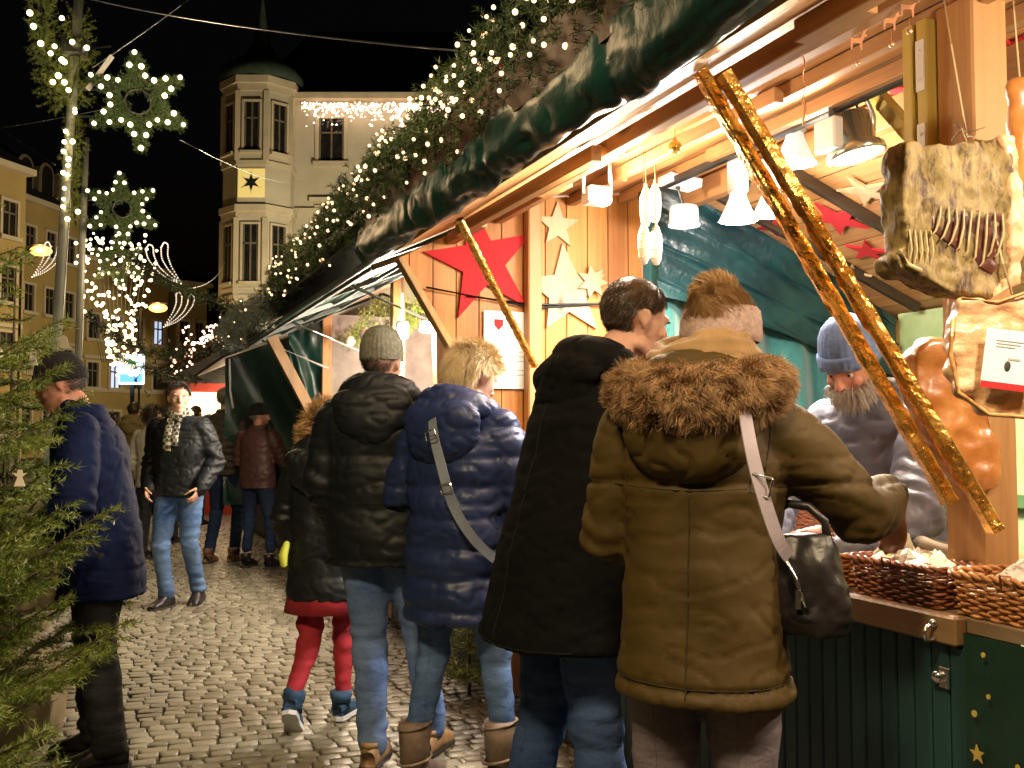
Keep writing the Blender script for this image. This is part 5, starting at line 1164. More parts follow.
# lamps in the second stall
for i, (px, py, Y, lb) in enumerate(((402, 330, 6.9, 'left one of two small spots in the middle stall'), (427, 324, 6.6, 'right one of two small spots in the middle stall'))):
    p = market(px, py, Y); e = mkt('spot_lamp', p.x, p.y, p.z, lb, 'lamp', 'spots in the middle stall')
    m = MB(); m.lathe([(0, .06), (.04, .06), (.045, .04), (.048, -.05), (.044, -.052)], (0, 0, 0), 20, Matrix.Rotation(R(15), 3, 'X')); m.build('housing', metal_w, e)
    m = MB(); m.lathe([(0, -.044), (.042, -.044), (.042, -.049), (0, -.05)], (0, 0, 0), 20, Matrix.Rotation(R(15), 3, 'X')); m.build('lens', lens_w, e)
    m = MB(); m.tube([(0, 0, .05), (.0, .0, .46)], .009, 8); m.build('hanger', metal_w, e)
    lamp('middle_spot_light', wm(p, 0, -.03, -.09), 90, NEU, .04)
lamp('middle_stall_light', mk(2.6, 8.2, 1.95), 120, NEU, .06); lamp('middle_stall_light', mk(2.7, 6.2, 1.95), 70, NEU, .06)
lamp('street_spot_light', mk(1.55, 7.6, 2.12), 150, (1, .92, .82), .05, (-.75, -.1, -1), 115)
lamp('counter_light', mk(1.55, 2.9, 2.12), 16, NEU, .05)  # bare light without a fixture, added to brighten the flap underside and beams
lamp('far_stall_light', mk(2.4, 11.5, 2.2), 110, WARM, .06); lamp('booth_light', mk(2.1, 17.0, 1.9), 60, WARM, .1)

# ------------------------------------------------------------------ garlands along the roofs
bulb_me = MB().ell((0, 0, 0), .0085, None, 8, 6).mesh('fairy_bulb')
def roof_garland(b0, b1, nb, label, fm, n_tw, r=.165, a0=1.12, z0=2.52, lit=1.0, bsc=1.0, zf=None):
    e = mkt('garland', a0, (b0+b1)/2, z0, label, 'garland', 'fir garlands along the stall roofs'); segs = []; L = b1-b0
    for i in range(n_tw):
        y = random.uniform(-L/2, L/2); th = random.uniform(0, 2*PI); rr = r*math.sqrt(random.random())*(.8+.35*noise.noise((y*1.7, b0, 0)))
        c = Vector((rr*.62*math.cos(th), y, rr*math.sin(th)-.02+.05*noise.noise((y*1.1, 3, b0))))
        d = Vector((math.cos(th)*.8, random.gauss(0, .8), math.sin(th)*.8-.25+random.gauss(0, .3))).normalized()
        segs.append((c, c+d*random.uniform(.04, .09)))
    tri_mesh('foliage', needles(segs, 420, .026, .0042, 60), fm, e)
    m = MB(); m.tube([(0, -L/2, 0), (0, 0, -.02), (0, L/2, 0)], .02, 8); m.build('stem', bark, e)
    for i in range(nb):
        y = -L/2+L*(i+random.random())/nb; th = random.gauss(PI*.95, .95); rr = r*(.72+.38*random.random())
        o = bpy.data.objects.new('bulb', bulb_me); COL.objects.link(o); o.parent = e; o.location = (rr*.68*math.cos(th), y, rr*math.sin(th)*1.05-.02)
        s = bsc*random.uniform(.75, 1.1); o.scale = (s, s, s)
    if nb > 80:
        q = MB()
        for i in range(110):
            y = random.uniform(-L/2, L/2); th = random.gauss(PI*.95, .95); rr = r*(.72+.38*random.random()); q.ell((rr*.68*math.cos(th), y, rr*math.sin(th)*1.05-.02), .0085*random.uniform(.7, 1.0), None, 8, 6)
        q.build('bulbs', bulb_s, e)['kind'] = 'stuff'
    return e
bulb_me.materials.append(bulb_s)
roof_garland(1.3, 4.6, 100, 'thick fir garland with warm fairy lights on the near stall roof', fir_d, 1700)
roof_garland(4.62, 7.4, 78, 'lit fir garland along the near half of the middle stall roof', fir_d, 1250, r=.155, z0=2.48, bsc=1.0)
wfir = mat('frosted_fir', (.06, .08, .06), (.28, .32, .27), rough=.6, bump=0, island=.7)
g3 = roof_garland(7.42, 11.3, 14, 'frosted unlit fir garland over the far end of the middle stall', wfir, 1300, r=.16, a0=1.10, z0=2.38, bsc=.9)
lamp('garland_glow', mk(.75, 3.2, 2.75), 9, (1, .66, .34), .15); lamp('garland_glow', mk(.75, 5.8, 2.7), 9, (1, .66, .34), .15)
# fir and baubles inside the middle stall
e = mkt('garland', 2.08, 7.2, 2.34, 'fir garland with pale baubles hung inside the middle stall', 'garland')
segs = []
for i in range(420):
    y = random.uniform(-2.2, 2.2); c = Vector((random.gauss(0, .04), y, -.10*math.cos(y*3.2)+random.gauss(0, .035))); d = Vector((random.gauss(0, 1), random.gauss(0, 1), random.gauss(-.4, 1))).normalized(); segs.append((c, c+d*.10))
tri_mesh('foliage', needles(segs, 300, .03, .005, 60), fir, e)
bb = mat('pale_bauble', (.6, .58, .5), rough=.15, coat=1, bump=0)
for y in (-1.5, -.7, .3, 1.2, 1.8): m = MB(); m.ell((-.06, y, -.14), .055); m.lathe([(.012, .05), (.012, .065), (0, .066)], (-.06, y, -.14), 10); m.build('bauble', bb, e)

# ------------------------------------------------------------------ lit stars on poles over the lane
star_bulb = MB().ell((0, 0, 0), .034, None, 12, 8).mesh('star_bulb'); star_bulb.materials.append(bulb_w)
def lane_star(px, py, Y, label, watt, Rr=.40, bs=1.0, loc=None):
    p = market(px, py, Y) if loc is None else Vector(loc)
    e = mkt('star_light', p.x, p.y, p.z, label, 'star light', 'lit fir stars over the lane'); e.rotation_euler = (0, 0, R(18))
    segs = []
    for k in range(6):
        t = PI/2+k*PI/3+.08; d = Vector((math.cos(t), 0, math.sin(t))); s = Vector((-math.sin(t), 0, math.cos(t)))
        for i in range(210):
            f = random.random(); q = random.uniform(-1, 1); wd = .12*(1-f)+.02; r = .13+f*(Rr-.10)
            c = d*r+s*q*wd+Vector((0, random.uniform(-.05, .05), 0)); dd = (d+s*random.gauss(0, .6)+Vector((0, random.gauss(0, .5), 0))).normalized(); segs.append((c, c+dd*.07))
    for i in range(170):
        t = random.random()*2*PI; c = Vector((math.cos(t), 0, math.sin(t)))*random.uniform(.12, .24); dd = Vector((random.gauss(0, 1), random.gauss(0, .6), random.gauss(0, 1))).normalized(); segs.append((c, c+dd*.07))
    tri_mesh('foliage', needles(segs, 330, .025, .005, 60), fir_d, e)
    m = MB(); m.tube([(.12*math.cos(t), 0, .12*math.sin(t)) for t in np.linspace(0, 2*PI, 25)[:-1]], .012, 8, closed=True)
    m.tube([(Rr*(1 if i % 2 else .5)*math.cos(PI/2+.08+(i+1)*PI/6), .0, Rr*(1 if i % 2 else .5)*math.sin(PI/2+.08+(i+1)*PI/6)) for i in range(12)], .010, 6, closed=True); m.build('frame', metal_d, e)
    for k in range(6):
        t = PI/2+k*PI/3+.08
        for (r, dt) in ((Rr+.06, 0), (Rr-.06, .16), (Rr-.07, -.16), (Rr-.15, .36), (Rr-.15, -.33)):
            if abs(dt) > .3 and random.random() < .35: continue
            o = bpy.data.objects.new('bulb', star_bulb); COL.objects.link(o); o.parent = e
            o.location = (r*math.cos(t+dt), -.06, r*math.sin(t+dt)); o.scale = (bs*random.uniform(.6, .78),)*3
    lamp('star_glow', mk(p.x+.2, p.y-1.0, p.z-.2), watt, (1, .76, .44), .3)
    return e, p
s1, P1 = lane_star(138, 102, 9.4, 'large lit fir star at the top of the nearest pole', 70)
s2_, P2 = lane_star(122, 209, 13.5, 'second lit fir star directly below the large one in view', 70, .42)
s3_, P3 = lane_star(118, 262, 18.5, 'third and smallest lit fir star above the hanging light curtain', 70, .42, 1.0)
lane_star(0, 0, 0, 'unseen fir star added over the lane above the view, lighting the near coats and firs', 520, .40, 1.0, loc=(-1.0, 1.3, 4.3))  # out-of-view star, added as fill light for the coats and the left firs
def lane_pole(px_b, px_t, Y, top, label, star, arm_z):
    e = empty('lamp_pole', (at(px_b, Y), Y, 0), 0, label, 'pole', 'poles carrying the lit stars'); lean = at(px_t, Y)-at(px_b, Y)
    m = MB(); m.tube([(0, 0, 0), (lean*.5, 0, top*.5), (lean, 0, top)], [.055, .048, .042], 12); m.lathe([(.10, 0), (.10, .05), (.07, .3), (.055, .35)], (0, 0, 0), 14); m.build('mast', mat('galvanised_pole', (.33, .34, .30), (.42, .43, .38), rough=.45, metal=.4, bump=.2), e)
    m = MB(); s = mk(star.x, star.y, star.z)-Vector((at(px_b, Y), Y, 0))
    for dz in (.12, -.14):
        m = MB(); x0 = lean*(s.z+dz)/top; m.tube([(x0, 0, s.z+dz), (s.x-.28, s.y, s.z+dz)], .012, 6); m.build('arm', metal_g, e)
    return e, lean
pl_, ln_ = lane_pole(45, 70, 9.4, 5.6, 'grey leaning lamp pole wrapped in fir at the left', P1, 0)
m = MB(); m.box((.10, -.1, 4.95), (.34, .1, 5.12), .02); m.tube([(.34, 0, 5.03), (.55, 0, 5.06)], .012, 6); m.build('junction_box', metal_d, pl_)
m = MB(); m.obox((.47, -.05, 4.78), (.016, .02, .2), Matrix.Rotation(R(35), 3, 'Y')); m.build('bracket', metal_w, pl_)
lane_pole(75, 80, 13.5, 5.4, 'second lamp pole farther down the left side', P2, 0)
# light chain with fir climbing the first pole
def chain(name, label, cat, pts, r, n_tw, bulbs, m_, bme, ln=.08, den=300, group=None, bscale=1.0, off=.0, wd=.0035):
    o0 = Vector(pts[0]); e = empty(name, o0, 0, label, cat, group); pts = [Vector(p)-o0 for p in pts]; segs = []
    cum = [0]
    for i in range(1, len(pts)): cum.append(cum[-1]+(pts[i]-pts[i-1]).length)
    def on(t):
        s = t*cum[-1]; i = max(k for k in range(len(pts)-1) if cum[k] <= s+1e-9); return pts[i].lerp(pts[i+1], (s-cum[i])/max(1e-6, cum[i+1]-cum[i])), (pts[i+1]-pts[i]).normalized()
    for i in range(n_tw):
        c, d = on(random.random()); v = Vector((random.gauss(0, 1), random.gauss(0, 1), random.gauss(0, 1))).normalized(); c = c+v*r*random.random(); segs.append((c, c+(v*.8+d*random.choice((-1, 1))*.6).normalized()*ln))
    if n_tw: tri_mesh('foliage', needles(segs, den, .026, wd, 60), m_, e)
    m = MB(); m.tube(pts, .008, 6); m.build('cable', metal_d, e)
    for i in range(bulbs):
        c, d = on((i+.5)/bulbs); v = Vector((random.gauss(0, .5), -1, random.gauss(0, .5))).normalized()
        o = bpy.data.objects.new('bulb', bme); COL.objects.link(o); o.parent = e; o.location = c+v*(r+off); o.scale = (bscale*random.uniform(.6, .85),)*3
    return e
def W(px, py, Y): return world(px, py, Y)
chain('light_chain', 'fir garland with bulbs wrapped round the top of the near pole', 'light chain', [W(40, -30, 9.3), W(42, 20, 9.3), W(48, 60, 9.3), W(55, 95, 9.3), W(70, 98, 9.3), W(80, 60, 9.4), W(75, 20, 9.4)], .11, 520, 17, fir, star_bulb, .12, off=.05)
chain('light_chain', 'string of bulbs and fir hanging down beside the near pole', 'light chain', [W(76, 110, 9.4), W(74, 150, 9.4), W(71, 190, 9.4), W(76, 225, 9.4)], .07, 260, 15, fir, star_bulb, .09, bscale=.85, off=.03)
# curtain of light strings beyond
cur = world(115, 300, 19); ce = empty('light_curtain', cur, R(20), 'dense hanging curtain of warm bulbs narrowing towards the ground', 'light curtain')
nB = 0; spots = []
for i in range(260):
    v_ = random.random(); z = 1.25-2.7*v_; hw = .72*(1-v_)**.55+.08
    if v_ > .55: x = random.uniform(-.2, .35)+.25*(v_-.5)
    else: x = random.uniform(-hw, hw)
    spots.append((x, random.uniform(-.25, .25), z))
small = MB().ell((0, 0, 0), .034, None, 8, 6).mesh('curtain_bulb'); small.materials.append(bulb_w)
for x, y, z in spots[:100]:
    o = bpy.data.objects.new('bulb', small); COL.objects.link(o); o.parent = ce; o.location = (x, y, z)
m = MB(); [m.ell(p, random.uniform(.02, .034), None, 8, 5) for p in spots[100:]]; o = m.build('bulbs', bulb_w, ce); o['kind'] = 'stuff'
m = MB()
for k in range(14): x = -.65+k*.1; m.tube([(x, 0, 1.3), (x*.8, 0, .3), (x*.4+.05, 0, -1.2)], .006, 4)
m.build('cable', metal_d, ce)
lamp('curtain_glow', cur+Vector((0, -.6, 0)), 90, (1, .68, .32), .4)
# fir swags crossing the lane
def sag(a, b, s, n=14): return [a.lerp(b, i/n)-Vector((0, 0, s*4*(i/n)*(1-i/n))) for i in range(n+1)]
chain('garland', 'upper fir swag from the light curtain across to the stall roof', 'garland', sag(W(128, 255, 17), W(238, 308, 11.5), .12), .05, 420, 0, fir_d, small, .10, 260, 'fir swags across the lane', wd=.007)
chain('garland', 'middle fir swag drooping left of the far stalls', 'garland', sag(W(86, 312, 17), W(205, 352, 12.5), .28), .05, 420, 0, fir_d, small, .10, 260, 'fir swags across the lane', wd=.007)
chain('garland', 'lowest fir swag just above the heads of the far crowd', 'garland', sag(W(110, 350, 19), W(200, 380, 14), .12), .05, 320, 0, fir_d, small, .10, 240, 'fir swags across the lane', wd=.008)
# pinkish light strings far down the row
pinkb = glow('rosy_bulb', (1, .55, .38), 7); pb = MB().ell((0, 0, 0), .03, None, 8, 5).mesh('rosy_bulb'); pb.materials.append(pinkb)
for i, (x0, y0, x1, y1, n_, lb) in enumerate(((188, 326, 190, 372, 20, 'vertical string of rosy lights left of the red booth'), (176, 352, 178, 384, 14, 'short string of rosy lights beside the light sign'), (192, 352, 222, 322, 24, 'rosy lights rising along the far stall roof'), (194, 345, 218, 336, 16, 'rosy lights in the tree behind the red booth'), (205, 330, 228, 352, 18, 'rosy lights close to the frosted garland'))):
    chain('light_chain', lb, 'light chain', [W(x0, y0, 21), W((x0+x1)/2+2, (y0+y1)/2, 21), W(x1, y1, 21)], .10, 0, n_, fir_d, pb, .1, 200, 'rosy light strings at the end of the row', off=.04)
e = empty('bare_tree', world(207, 434, 23)*1, 0, 'small dark tree at the end of the stall row behind the rosy lights', 'tree'); e.location.z = 0
m = MB(); m.tube([(0, 0, 0), (.05, 0, 1.4), (.0, 0, 3)], [.11, .09, .04], 8); m.build('trunk', bark, e)
segs = [(Vector((random.gauss(0, .5), random.gauss(0, .5), 2.7+random.gauss(0, .45))), None) for _ in range(420)]; segs = [(a, a+Vector((random.gauss(0, 1), random.gauss(0, 1), random.gauss(.2, 1))).normalized()*.25) for a, _ in segs]
tri_mesh('crown', needles(segs, 60, .08, .03, 60), mat('brown_leaves', (.06, .03, .02), (.12, .06, .035), bump=0, island=.6), e)
# angel-shaped light ornaments made of rope light
rope = glow('rope_light', (1, .84, .66), 1.3)
def ornament(px, py, Y, s, flip, label):
    p = world(px, py, Y); e = empty('light_ornament', p, 0, label, 'light ornament', 'rope-light ornaments over the lane'); sx = -1 if flip else 1
    def cv(q): return [(sx*a*s, 0, b*s) for a, b in q]
    dots = []; m = MB()
    for q in ([(0, .45), (.08, .6), (.2, .55), (.22, .3), (.35, 0), (.6, -.25), (1, -.5)], [(0, .45), (.06, .2), (.3, -.12), (.6, -.35), (1, -.5)], [(.42, .5), (.5, .66), (.62, .6), (.6, .3), (.7, 0), (1.0, -.5)], [(.42, .5), (.44, .2), (.62, -.1), (1.0, -.5)]):
        pts = [Vector(x) for x in cv(q)]; fine = []
        for i in range(len(pts)-1):
            for k in range(6): fine.append(pts[i].lerp(pts[i+1], k/6))
        fine.append(pts[-1])
        for _ in range(3): fine = [fine[0]]+[(fine[i-1]+fine[i]*2+fine[i+1])/4 for i in range(1, len(fine)-1)]+[fine[-1]]
        m.tube(fine, .009*s, 6); dots += fine
    m.build('frame', metal_w, e)
    d = MB(); [d.ell((v.x, -.03, v.z), .017*s, None, 6, 5) for v in dots]; o = d.build('bulbs', rope, e); o['kind'] = 'stuff'
ornament(146, 266, 17, .62, False, 'white rope-light ornament upper right of the light curtain')
ornament(195, 312, 17, .52, True, 'white rope-light ornament beside the orange lamp and dark sky')
ornament(64, 262, 20, .62, True, 'white rope-light ornament left of the near pole')
# overhead wires
for (p, q, r, lb) in ((W(85, -2, 9), W(470, 52, 5), .006, 'long pale overhead wire crossing the sky at the top'), (W(188, 0, 10), W(92, 68, 9.4), .004, 'thin wire running up right from the near pole'), (W(0, 128, 12), W(110, 108, 12), .004, 'thin wire at the left behind the near pole'), (W(180, 140, 14), W(300, 180, 50), .008, 'faint wire running to the bay tower'), (W(0, 128, 12), W(55, 165, 12), .004, 'thin sloping wire by the yellow townhouse'), (W(180, 290, 14), W(225, 262, 50), .010, 'faint wire under the tower bay')):
    m = MB(); pts = sag(p-p, q-p, (q-p).length*.008, 10); m.tube(pts, r, 5); o = m.build('overhead_wire', metal_g, None); o.location = p; o['label'] = lb; o['category'] = 'wire'; o['group'] = 'overhead wires'
# ------------------------------------------------------------------ hanging meat
def sight(px, py, Y): return world(px, py, Y)
def hang(name, label, cat, px, py, Y, rz, group=None): return empty(name, sight(px, py, Y), R(rz), label, cat, group)
def slab_mesh(poly, t, vox, fn, sm=3):
    m = MB(); m.prism(poly, -t, (0, t/2*0, 0), (1, 0, 0), (0, 0, 1)); me = remeshed(m, vox, sm)
    me.transform(Matrix.Translation((0, -t/2, 0))); displace(me, fn); return me
fatm, ft, fp = nt('smoked_rib_side')
v = coords(ft, (1.3, 1, .5)); n1 = node(ft, 'ShaderNodeTexNoise', Scale=34, Detail=9, Roughness=.8, Distortion=.35); ft.links.new(v, n1.inputs['Vector'])
cr = node(ft, 'ShaderNodeValToRGB'); e_ = cr.color_ramp.elements; e_[0].position = .40; e_[0].color = (.045, .018, .008, 1); e_[1].position = .74; e_[1].color = (.40, .33, .12, 1)
x_ = e_.new(.50); x_.color = (.22, .15, .045, 1); x_ = e_.new(.61); x_.color = (.30, .22, .075, 1)
ft.links.new(n1.outputs[0], cr.inputs[0]); ft.links.new(cr.outputs[0], fp.inputs['Base Color']); fp.inputs['Roughness'].default_value = .5
b = node(ft, 'ShaderNodeBump', Strength=.9, Distance=.006); ft.links.new(n1.outputs[0], b.inputs['Height']); ft.links.new(b.outputs[0], fp.inputs['Normal'])
rind = mat('amber_rind', (.48, .20, .05), (.72, .42, .16), rough=.42, vs=14, bump=.8, bs=26, bd=.008, coat=.3)
rind2 = mat('pale_rind', (.55, .30, .14), (.78, .52, .30), rough=.45, vs=11, bump=.8, bs=30, bd=.008, coat=.2)
ham_m = mat('orange_ham', (.42, .15, .03), (.58, .26, .07), rough=.4, vs=10, bump=.5, bs=30, bd=.006, coat=.3)
meat_d = mat('dark_lean_meat', (.05, .012, .008), (.12, .035, .018), rough=.35, vs=30, bump=.6, bs=60, bd=.003)
fat_w = mat('yellow_fat', (.30, .23, .09), (.45, .36, .17), rough=.5, vs=40)
twine = mat('twine', (.35, .25, .12), (.45, .33, .18), rough=.9)
MG = 'smoked meat hung by the counter post'
e = hang('bacon_side', 'large square slab of smoked bacon with dark ribs showing, hung highest', 'smoked meat', 945, 222, 2.03, 12, MG)
poly = [(-.115, .150), (-.05, .147), (.05, .162), (.112, .175), (.128, .10), (.132, -.03), (.118, -.120), (.06, -.158), (-.02, -.150), (-.09, -.118), (-.132, -.108), (-.142, -.080), (-.118, -.06), (-.125, .03)]
me = slab_mesh(poly, .085, .0055, lambda co: nz(co, (22, 22, 22), 3)*.012+nz(co, (60, 60, 60), 5)*.004); link('meat', me, fatm, e)
m = MB(); me = slab_mesh([(.098, .170), (.128, .176), (.146, .13), (.148, -.04), (.130, -.13), (.07, -.165), (.065, -.148), (.11, -.112), (.118, -.02), (.115, .11)], .098, .005, lambda co: nz(co, (24, 24, 24), 8)*.010+nz(co, 70, 2)*.003); link('rind', me, rind2, e)
rb = MB(); rb.prism([(-.062, .022), (.03, .020), (.10, .012), (.104, -.07), (.075, -.115), (.02, -.085), (-.03, -.05), (-.062, -.03)], -.006, (0, -.044, 0), (1, 0, 0), (0, 0, 1)); rm = remeshed(rb, .004, 2); displace(rm, lambda co: nz(co, 60, 2)*.003); r_ = link('ribs', rm, meat_d, e)
for i in range(9):
    x = -.052+i*.0175; top = .018-.003*i*.4; bot = -.03-.010*i if i < 7 else -.07
    q = MB(); q.limb([(x+.006, -.052, top), (x+.001+.004*math.sin(i), -.055, top*.5+bot*.5), (x-.006, -.052, bot), (x-.012, -.050, bot-.008)], [.0018, .0026, .0024, .0014], 6); q.build('rib_edge', fat_w, r_)
q = MB(); q.tube([(-.135, -.042, -.07), (-.120, -.046, -.10), (-.09, -.047, -.112)], .006, 6); 
for i in range(5): q.limb([(-.112+i*.012, -.045, -.03), (-.109+i*.012, -.047, -.07), (-.115+i*.012, -.044, -.10)], [.0014, .0022, .0014], 6)
q.build('fat_seam', fat_w, e)
q = MB(); q.tube([(.06, 0, .16), (.05, .01, .20), (.08, .05, .215), (.085, .09, .20)], .0022, 6); q.tube([(.06, 0, .16), (.09, .02, .19), (.11, .07, .205)], .002, 6); q.tube([(.07, .02, .19), (.08, .12, .62)], .002, 6)
for i in range(5): a_ = random.uniform(0, PI); q.tube([(.07, .02, .195), (.07+.04*math.cos(a_), .01, .195+.04*math.sin(a_))], .0012, 5)
q.build('string', twine, e)
e = hang('bacon_side', 'pale wrinkled bacon slab hung low with a printed price card on it', 'smoked meat', 1003, 355, 1.98, -8, MG)
me = slab_mesh([(-.085, .11), (-.02, .10), (.05, .125), (.12, .14), (.14, .0), (.12, -.09), (.04, -.125), (-.04, -.118), (-.095, -.075), (-.108, .0), (-.102, .07)], .06, .0055, lambda co: nz(co, (18, 18, 30), 6)*.014+nz(co, (50, 50, 70), 5)*.004, 4); link('meat', me, rind2, e)
m = MB(); m.tube([(x*1.0, -.033, z) for x, z in [(-.085, .11), (-.02, .10), (.05, .125)]]+[(.12, -.033, .14)], .004, 6); m.tube([(-.102, -.034, .07), (-.108, -.034, .0), (-.095, -.034, -.075), (-.04, -.034, -.118), (.04, -.034, -.125), (.12, -.03, -.09)], .0045, 6); m.build('edge', rind, e)
m = MB(); m.tube([(.02, .0, .12), (.0, .03, .25)], .0022, 6); m.build('string', twine, e)
e = hang('price_card', 'white price card with red foot, hung on the pale bacon slab', 'price card', 1008, 360, 1.925, -8)
e.rotation_euler = (0, R(8), R(-8))
m = MB(); m.box((-.045, 0, -.058), (.045, .0015, .058)); m.build('card', paper, e)
m = MB(); m.box((-.045, -.001, -.058), (.045, -.0002, -.045)); m.build('red_band', red_felt, e)
m = MB()
for i in range(3): m.box((-.025, -.001, .035-i*.006), (.03-i*.01, -.0003, .037-i*.006))
m.box((.0, -.001, .0), (.022, -.0003, .004)); m.build('print', bpy.data.materials['grey_ink'], e)
m = MB(); m.ell((.0, -.001, -.012), (.006, .0012, .010)); m.build('figure', mat('black_ink', (.03, .03, .03)), e)
e = hang('ham', 'orange-brown ham hanging between the foil struts and the post', 'smoked meat', 950, 412, 2.55, 10, MG)
me = slab_mesh([(-.118, .06), (-.112, .14), (-.07, .188), (-.01, .182), (.035, .13), (.085, .02), (.122, -.11), (.118, -.19), (.06, -.205), (-.03, -.14), (-.09, -.04)], .075, .007, lambda co: nz(co, (12, 12, 16), 2)*.014+nz(co, 38, 2)*.004, 6); link('meat', me, ham_m, e)
m = MB(); m.tube([(-.02, 0, .16), (.06, .06, .4)], .0022, 6); m.build('string', twine, e)
e = hang('ham', 'amber ham cut off by the right edge beside the top of the post', 'smoked meat', 1022, 165, 2.1, 20, MG)
m = MB(); m.limb([(-.0, 0, .16), (.0, 0, .08), (.02, 0, -.04), (.04, 0, -.12)], [(.03, .025), (.04, .035), (.045, .04), (.03, .025)], 16); me = remeshed(m, .006, 3); displace(me, lambda co: nz(co, 16, 2)*.014); link('meat', me, ham_m, e)
m = MB(); m.tube([(0, 0, .18), (0, .02, .5)], .0022, 6); m.build('string', twine, e)
# sausages over the counter
sg_ = mat('white_netted_sausage', (.55, .42, .30), (.72, .60, .46), rough=.5, vs=20)
for (px, py, Y, lb, h) in ((646, 207, 4.05, 'pale netted sausage, upper left of the hanging four', .30), (655, 203, 4.1, 'pale netted sausage, upper right of the hanging four', .30), (644, 244, 4.0, 'pale netted sausage, lower left of the hanging four', .42), (656, 245, 4.05, 'pale netted sausage, lower right of the hanging four', .42)):
    e = hang('sausage', lb, 'sausage', px, py, Y, 0, 'netted sausages hung over the counter')
    m = MB(); m.lathe([(0, -.085), (.012, -.08), (.022, -.055), (.026, 0), (.024, .04), (.012, .075), (.004, .085), (.006, .095)], (0, 0, 0), 18); m.build('meat', sg_, e)
    q = MB(); [q.tube([(r*math.cos(t), r*math.sin(t), z) for t in np.linspace(0, 2*PI, 15)[:-1]], .0012, 5, closed=True) for r, z in ((.0228, -.055), (.0262, -.02), (.0265, .01), (.0245, .04), (.014, .07))]; q.tube([(0, 0, .09), (0, 0, h-.05 if h < .4 else h-.03)], .0015, 5); q.build('net', twine, e)
# little hanging decorations
cu = mat('copper_foil', (.7, .38, .22), (.85, .5, .3), rough=.3, metal=.7)
deer = [(-.5, -.5), (-.42, -.5), (-.38, -.1), (.0, -.08), (.12, -.12), (.16, -.5), (.24, -.5), (.24, -.05), (.30, .12), (.42, .34), (.56, .34), (.60, .42), (.46, .50), (.50, .66), (.62, .78), (.56, .82), (.44, .72), (.40, .9), (.34, .88), (.36, .64), (.30, .48), (.14, .22), (-.36, .18), (-.46, .24), (-.5, .1)]
for (px, py, Y, lb, s) in ((858, 42, 2.5, 'copper deer ornament hung lowest under the roof', .042), (891, 22, 2.4, 'copper deer ornament hung middle of the three', .042), (909, 8, 2.3, 'copper deer ornament hung highest near the top edge', .044)):
    e = hang('deer_ornament', lb, 'ornament', px, py, Y, 10, 'copper deer ornaments')
    m = MB(); m.prism([(x*s, z*s) for x, z in deer], .003, (0, 0, 0), (1, 0, 0), (0, 0, 1)); m.build('deer', cu, e)
    q = MB(); q.tube([(0, 0, .01), (0, 0, .12)], .0008, 5); q.tube([(0, 0, -.02), (0, 0, -.05)], .0008, 5); q.ell((0, 0, -.056), .007); q.build('string', cu, e)
e = hang('bauble', 'small golden bauble hung under the roof beams', 'bauble', 675, 147, 3.2, 0); m = MB(); m.ell((0, 0, 0), .022); m.lathe([(.006, .02), (.006, .03), (0, .031)], (0, 0, 0), 10); m.tube([(0, 0, .03), (0, 0, .16)], .0008, 5); m.build('ball', mat('gold_ball', (.75, .5, .12), rough=.12, metal=.9, bump=0), e)
e = hang('twine_hanger', 'twisted copper string hanging from the roof beam left of the deer', 'string', 804, 78, 2.6, 0); m = MB(); m.tube([(.003*math.sin(i*1.3), .003*math.cos(i*1.3), .12-i*.013) for i in range(20)], [.002]*14+[.004]*6, 6); m.build('twine', cu, e)

# ------------------------------------------------------------------ baskets and goods on the counter
wick = mat('red_brown_wicker', (.16, .045, .02), (.36, .13, .05), rough=.4, vs=30, bump=.4, bs=120, island=.5, coat=.2); wick2 = mat('orange_wicker', (.36, .14, .04), (.55, .26, .09), rough=.4, vs=30, bump=.4, island=.5, coat=.2)
def rect_path(w, d, r, n):
    pts = []
    for (cx, cy, a0) in ((w-r, d-r, 0), (-w+r, d-r, PI/2), (-w+r, -d+r, PI), (w-r, -d+r, 3*PI/2)):
        for k in range(4): t = a0+PI/2*k/3; pts.append(Vector((cx+r*math.cos(t), cy+r*math.sin(t), 0)))
    L = [0]
    for i in range(len(pts)): L.append(L[-1]+(pts[(i+1) % len(pts)]-pts[i]).length)
    out = []
    for k in range(n):
        s = L[-1]*k/n; i = max(j for j in range(len(pts)) if L[j] <= s+1e-9); a, b_ = pts[i], pts[(i+1) % len(pts)]
        p = a.lerp(b_, (s-L[i])/max(1e-6, L[i+1]-L[i])); d_ = (b_-a).normalized(); out.append((p, Vector((d_.y, -d_.x, 0))))
    return out
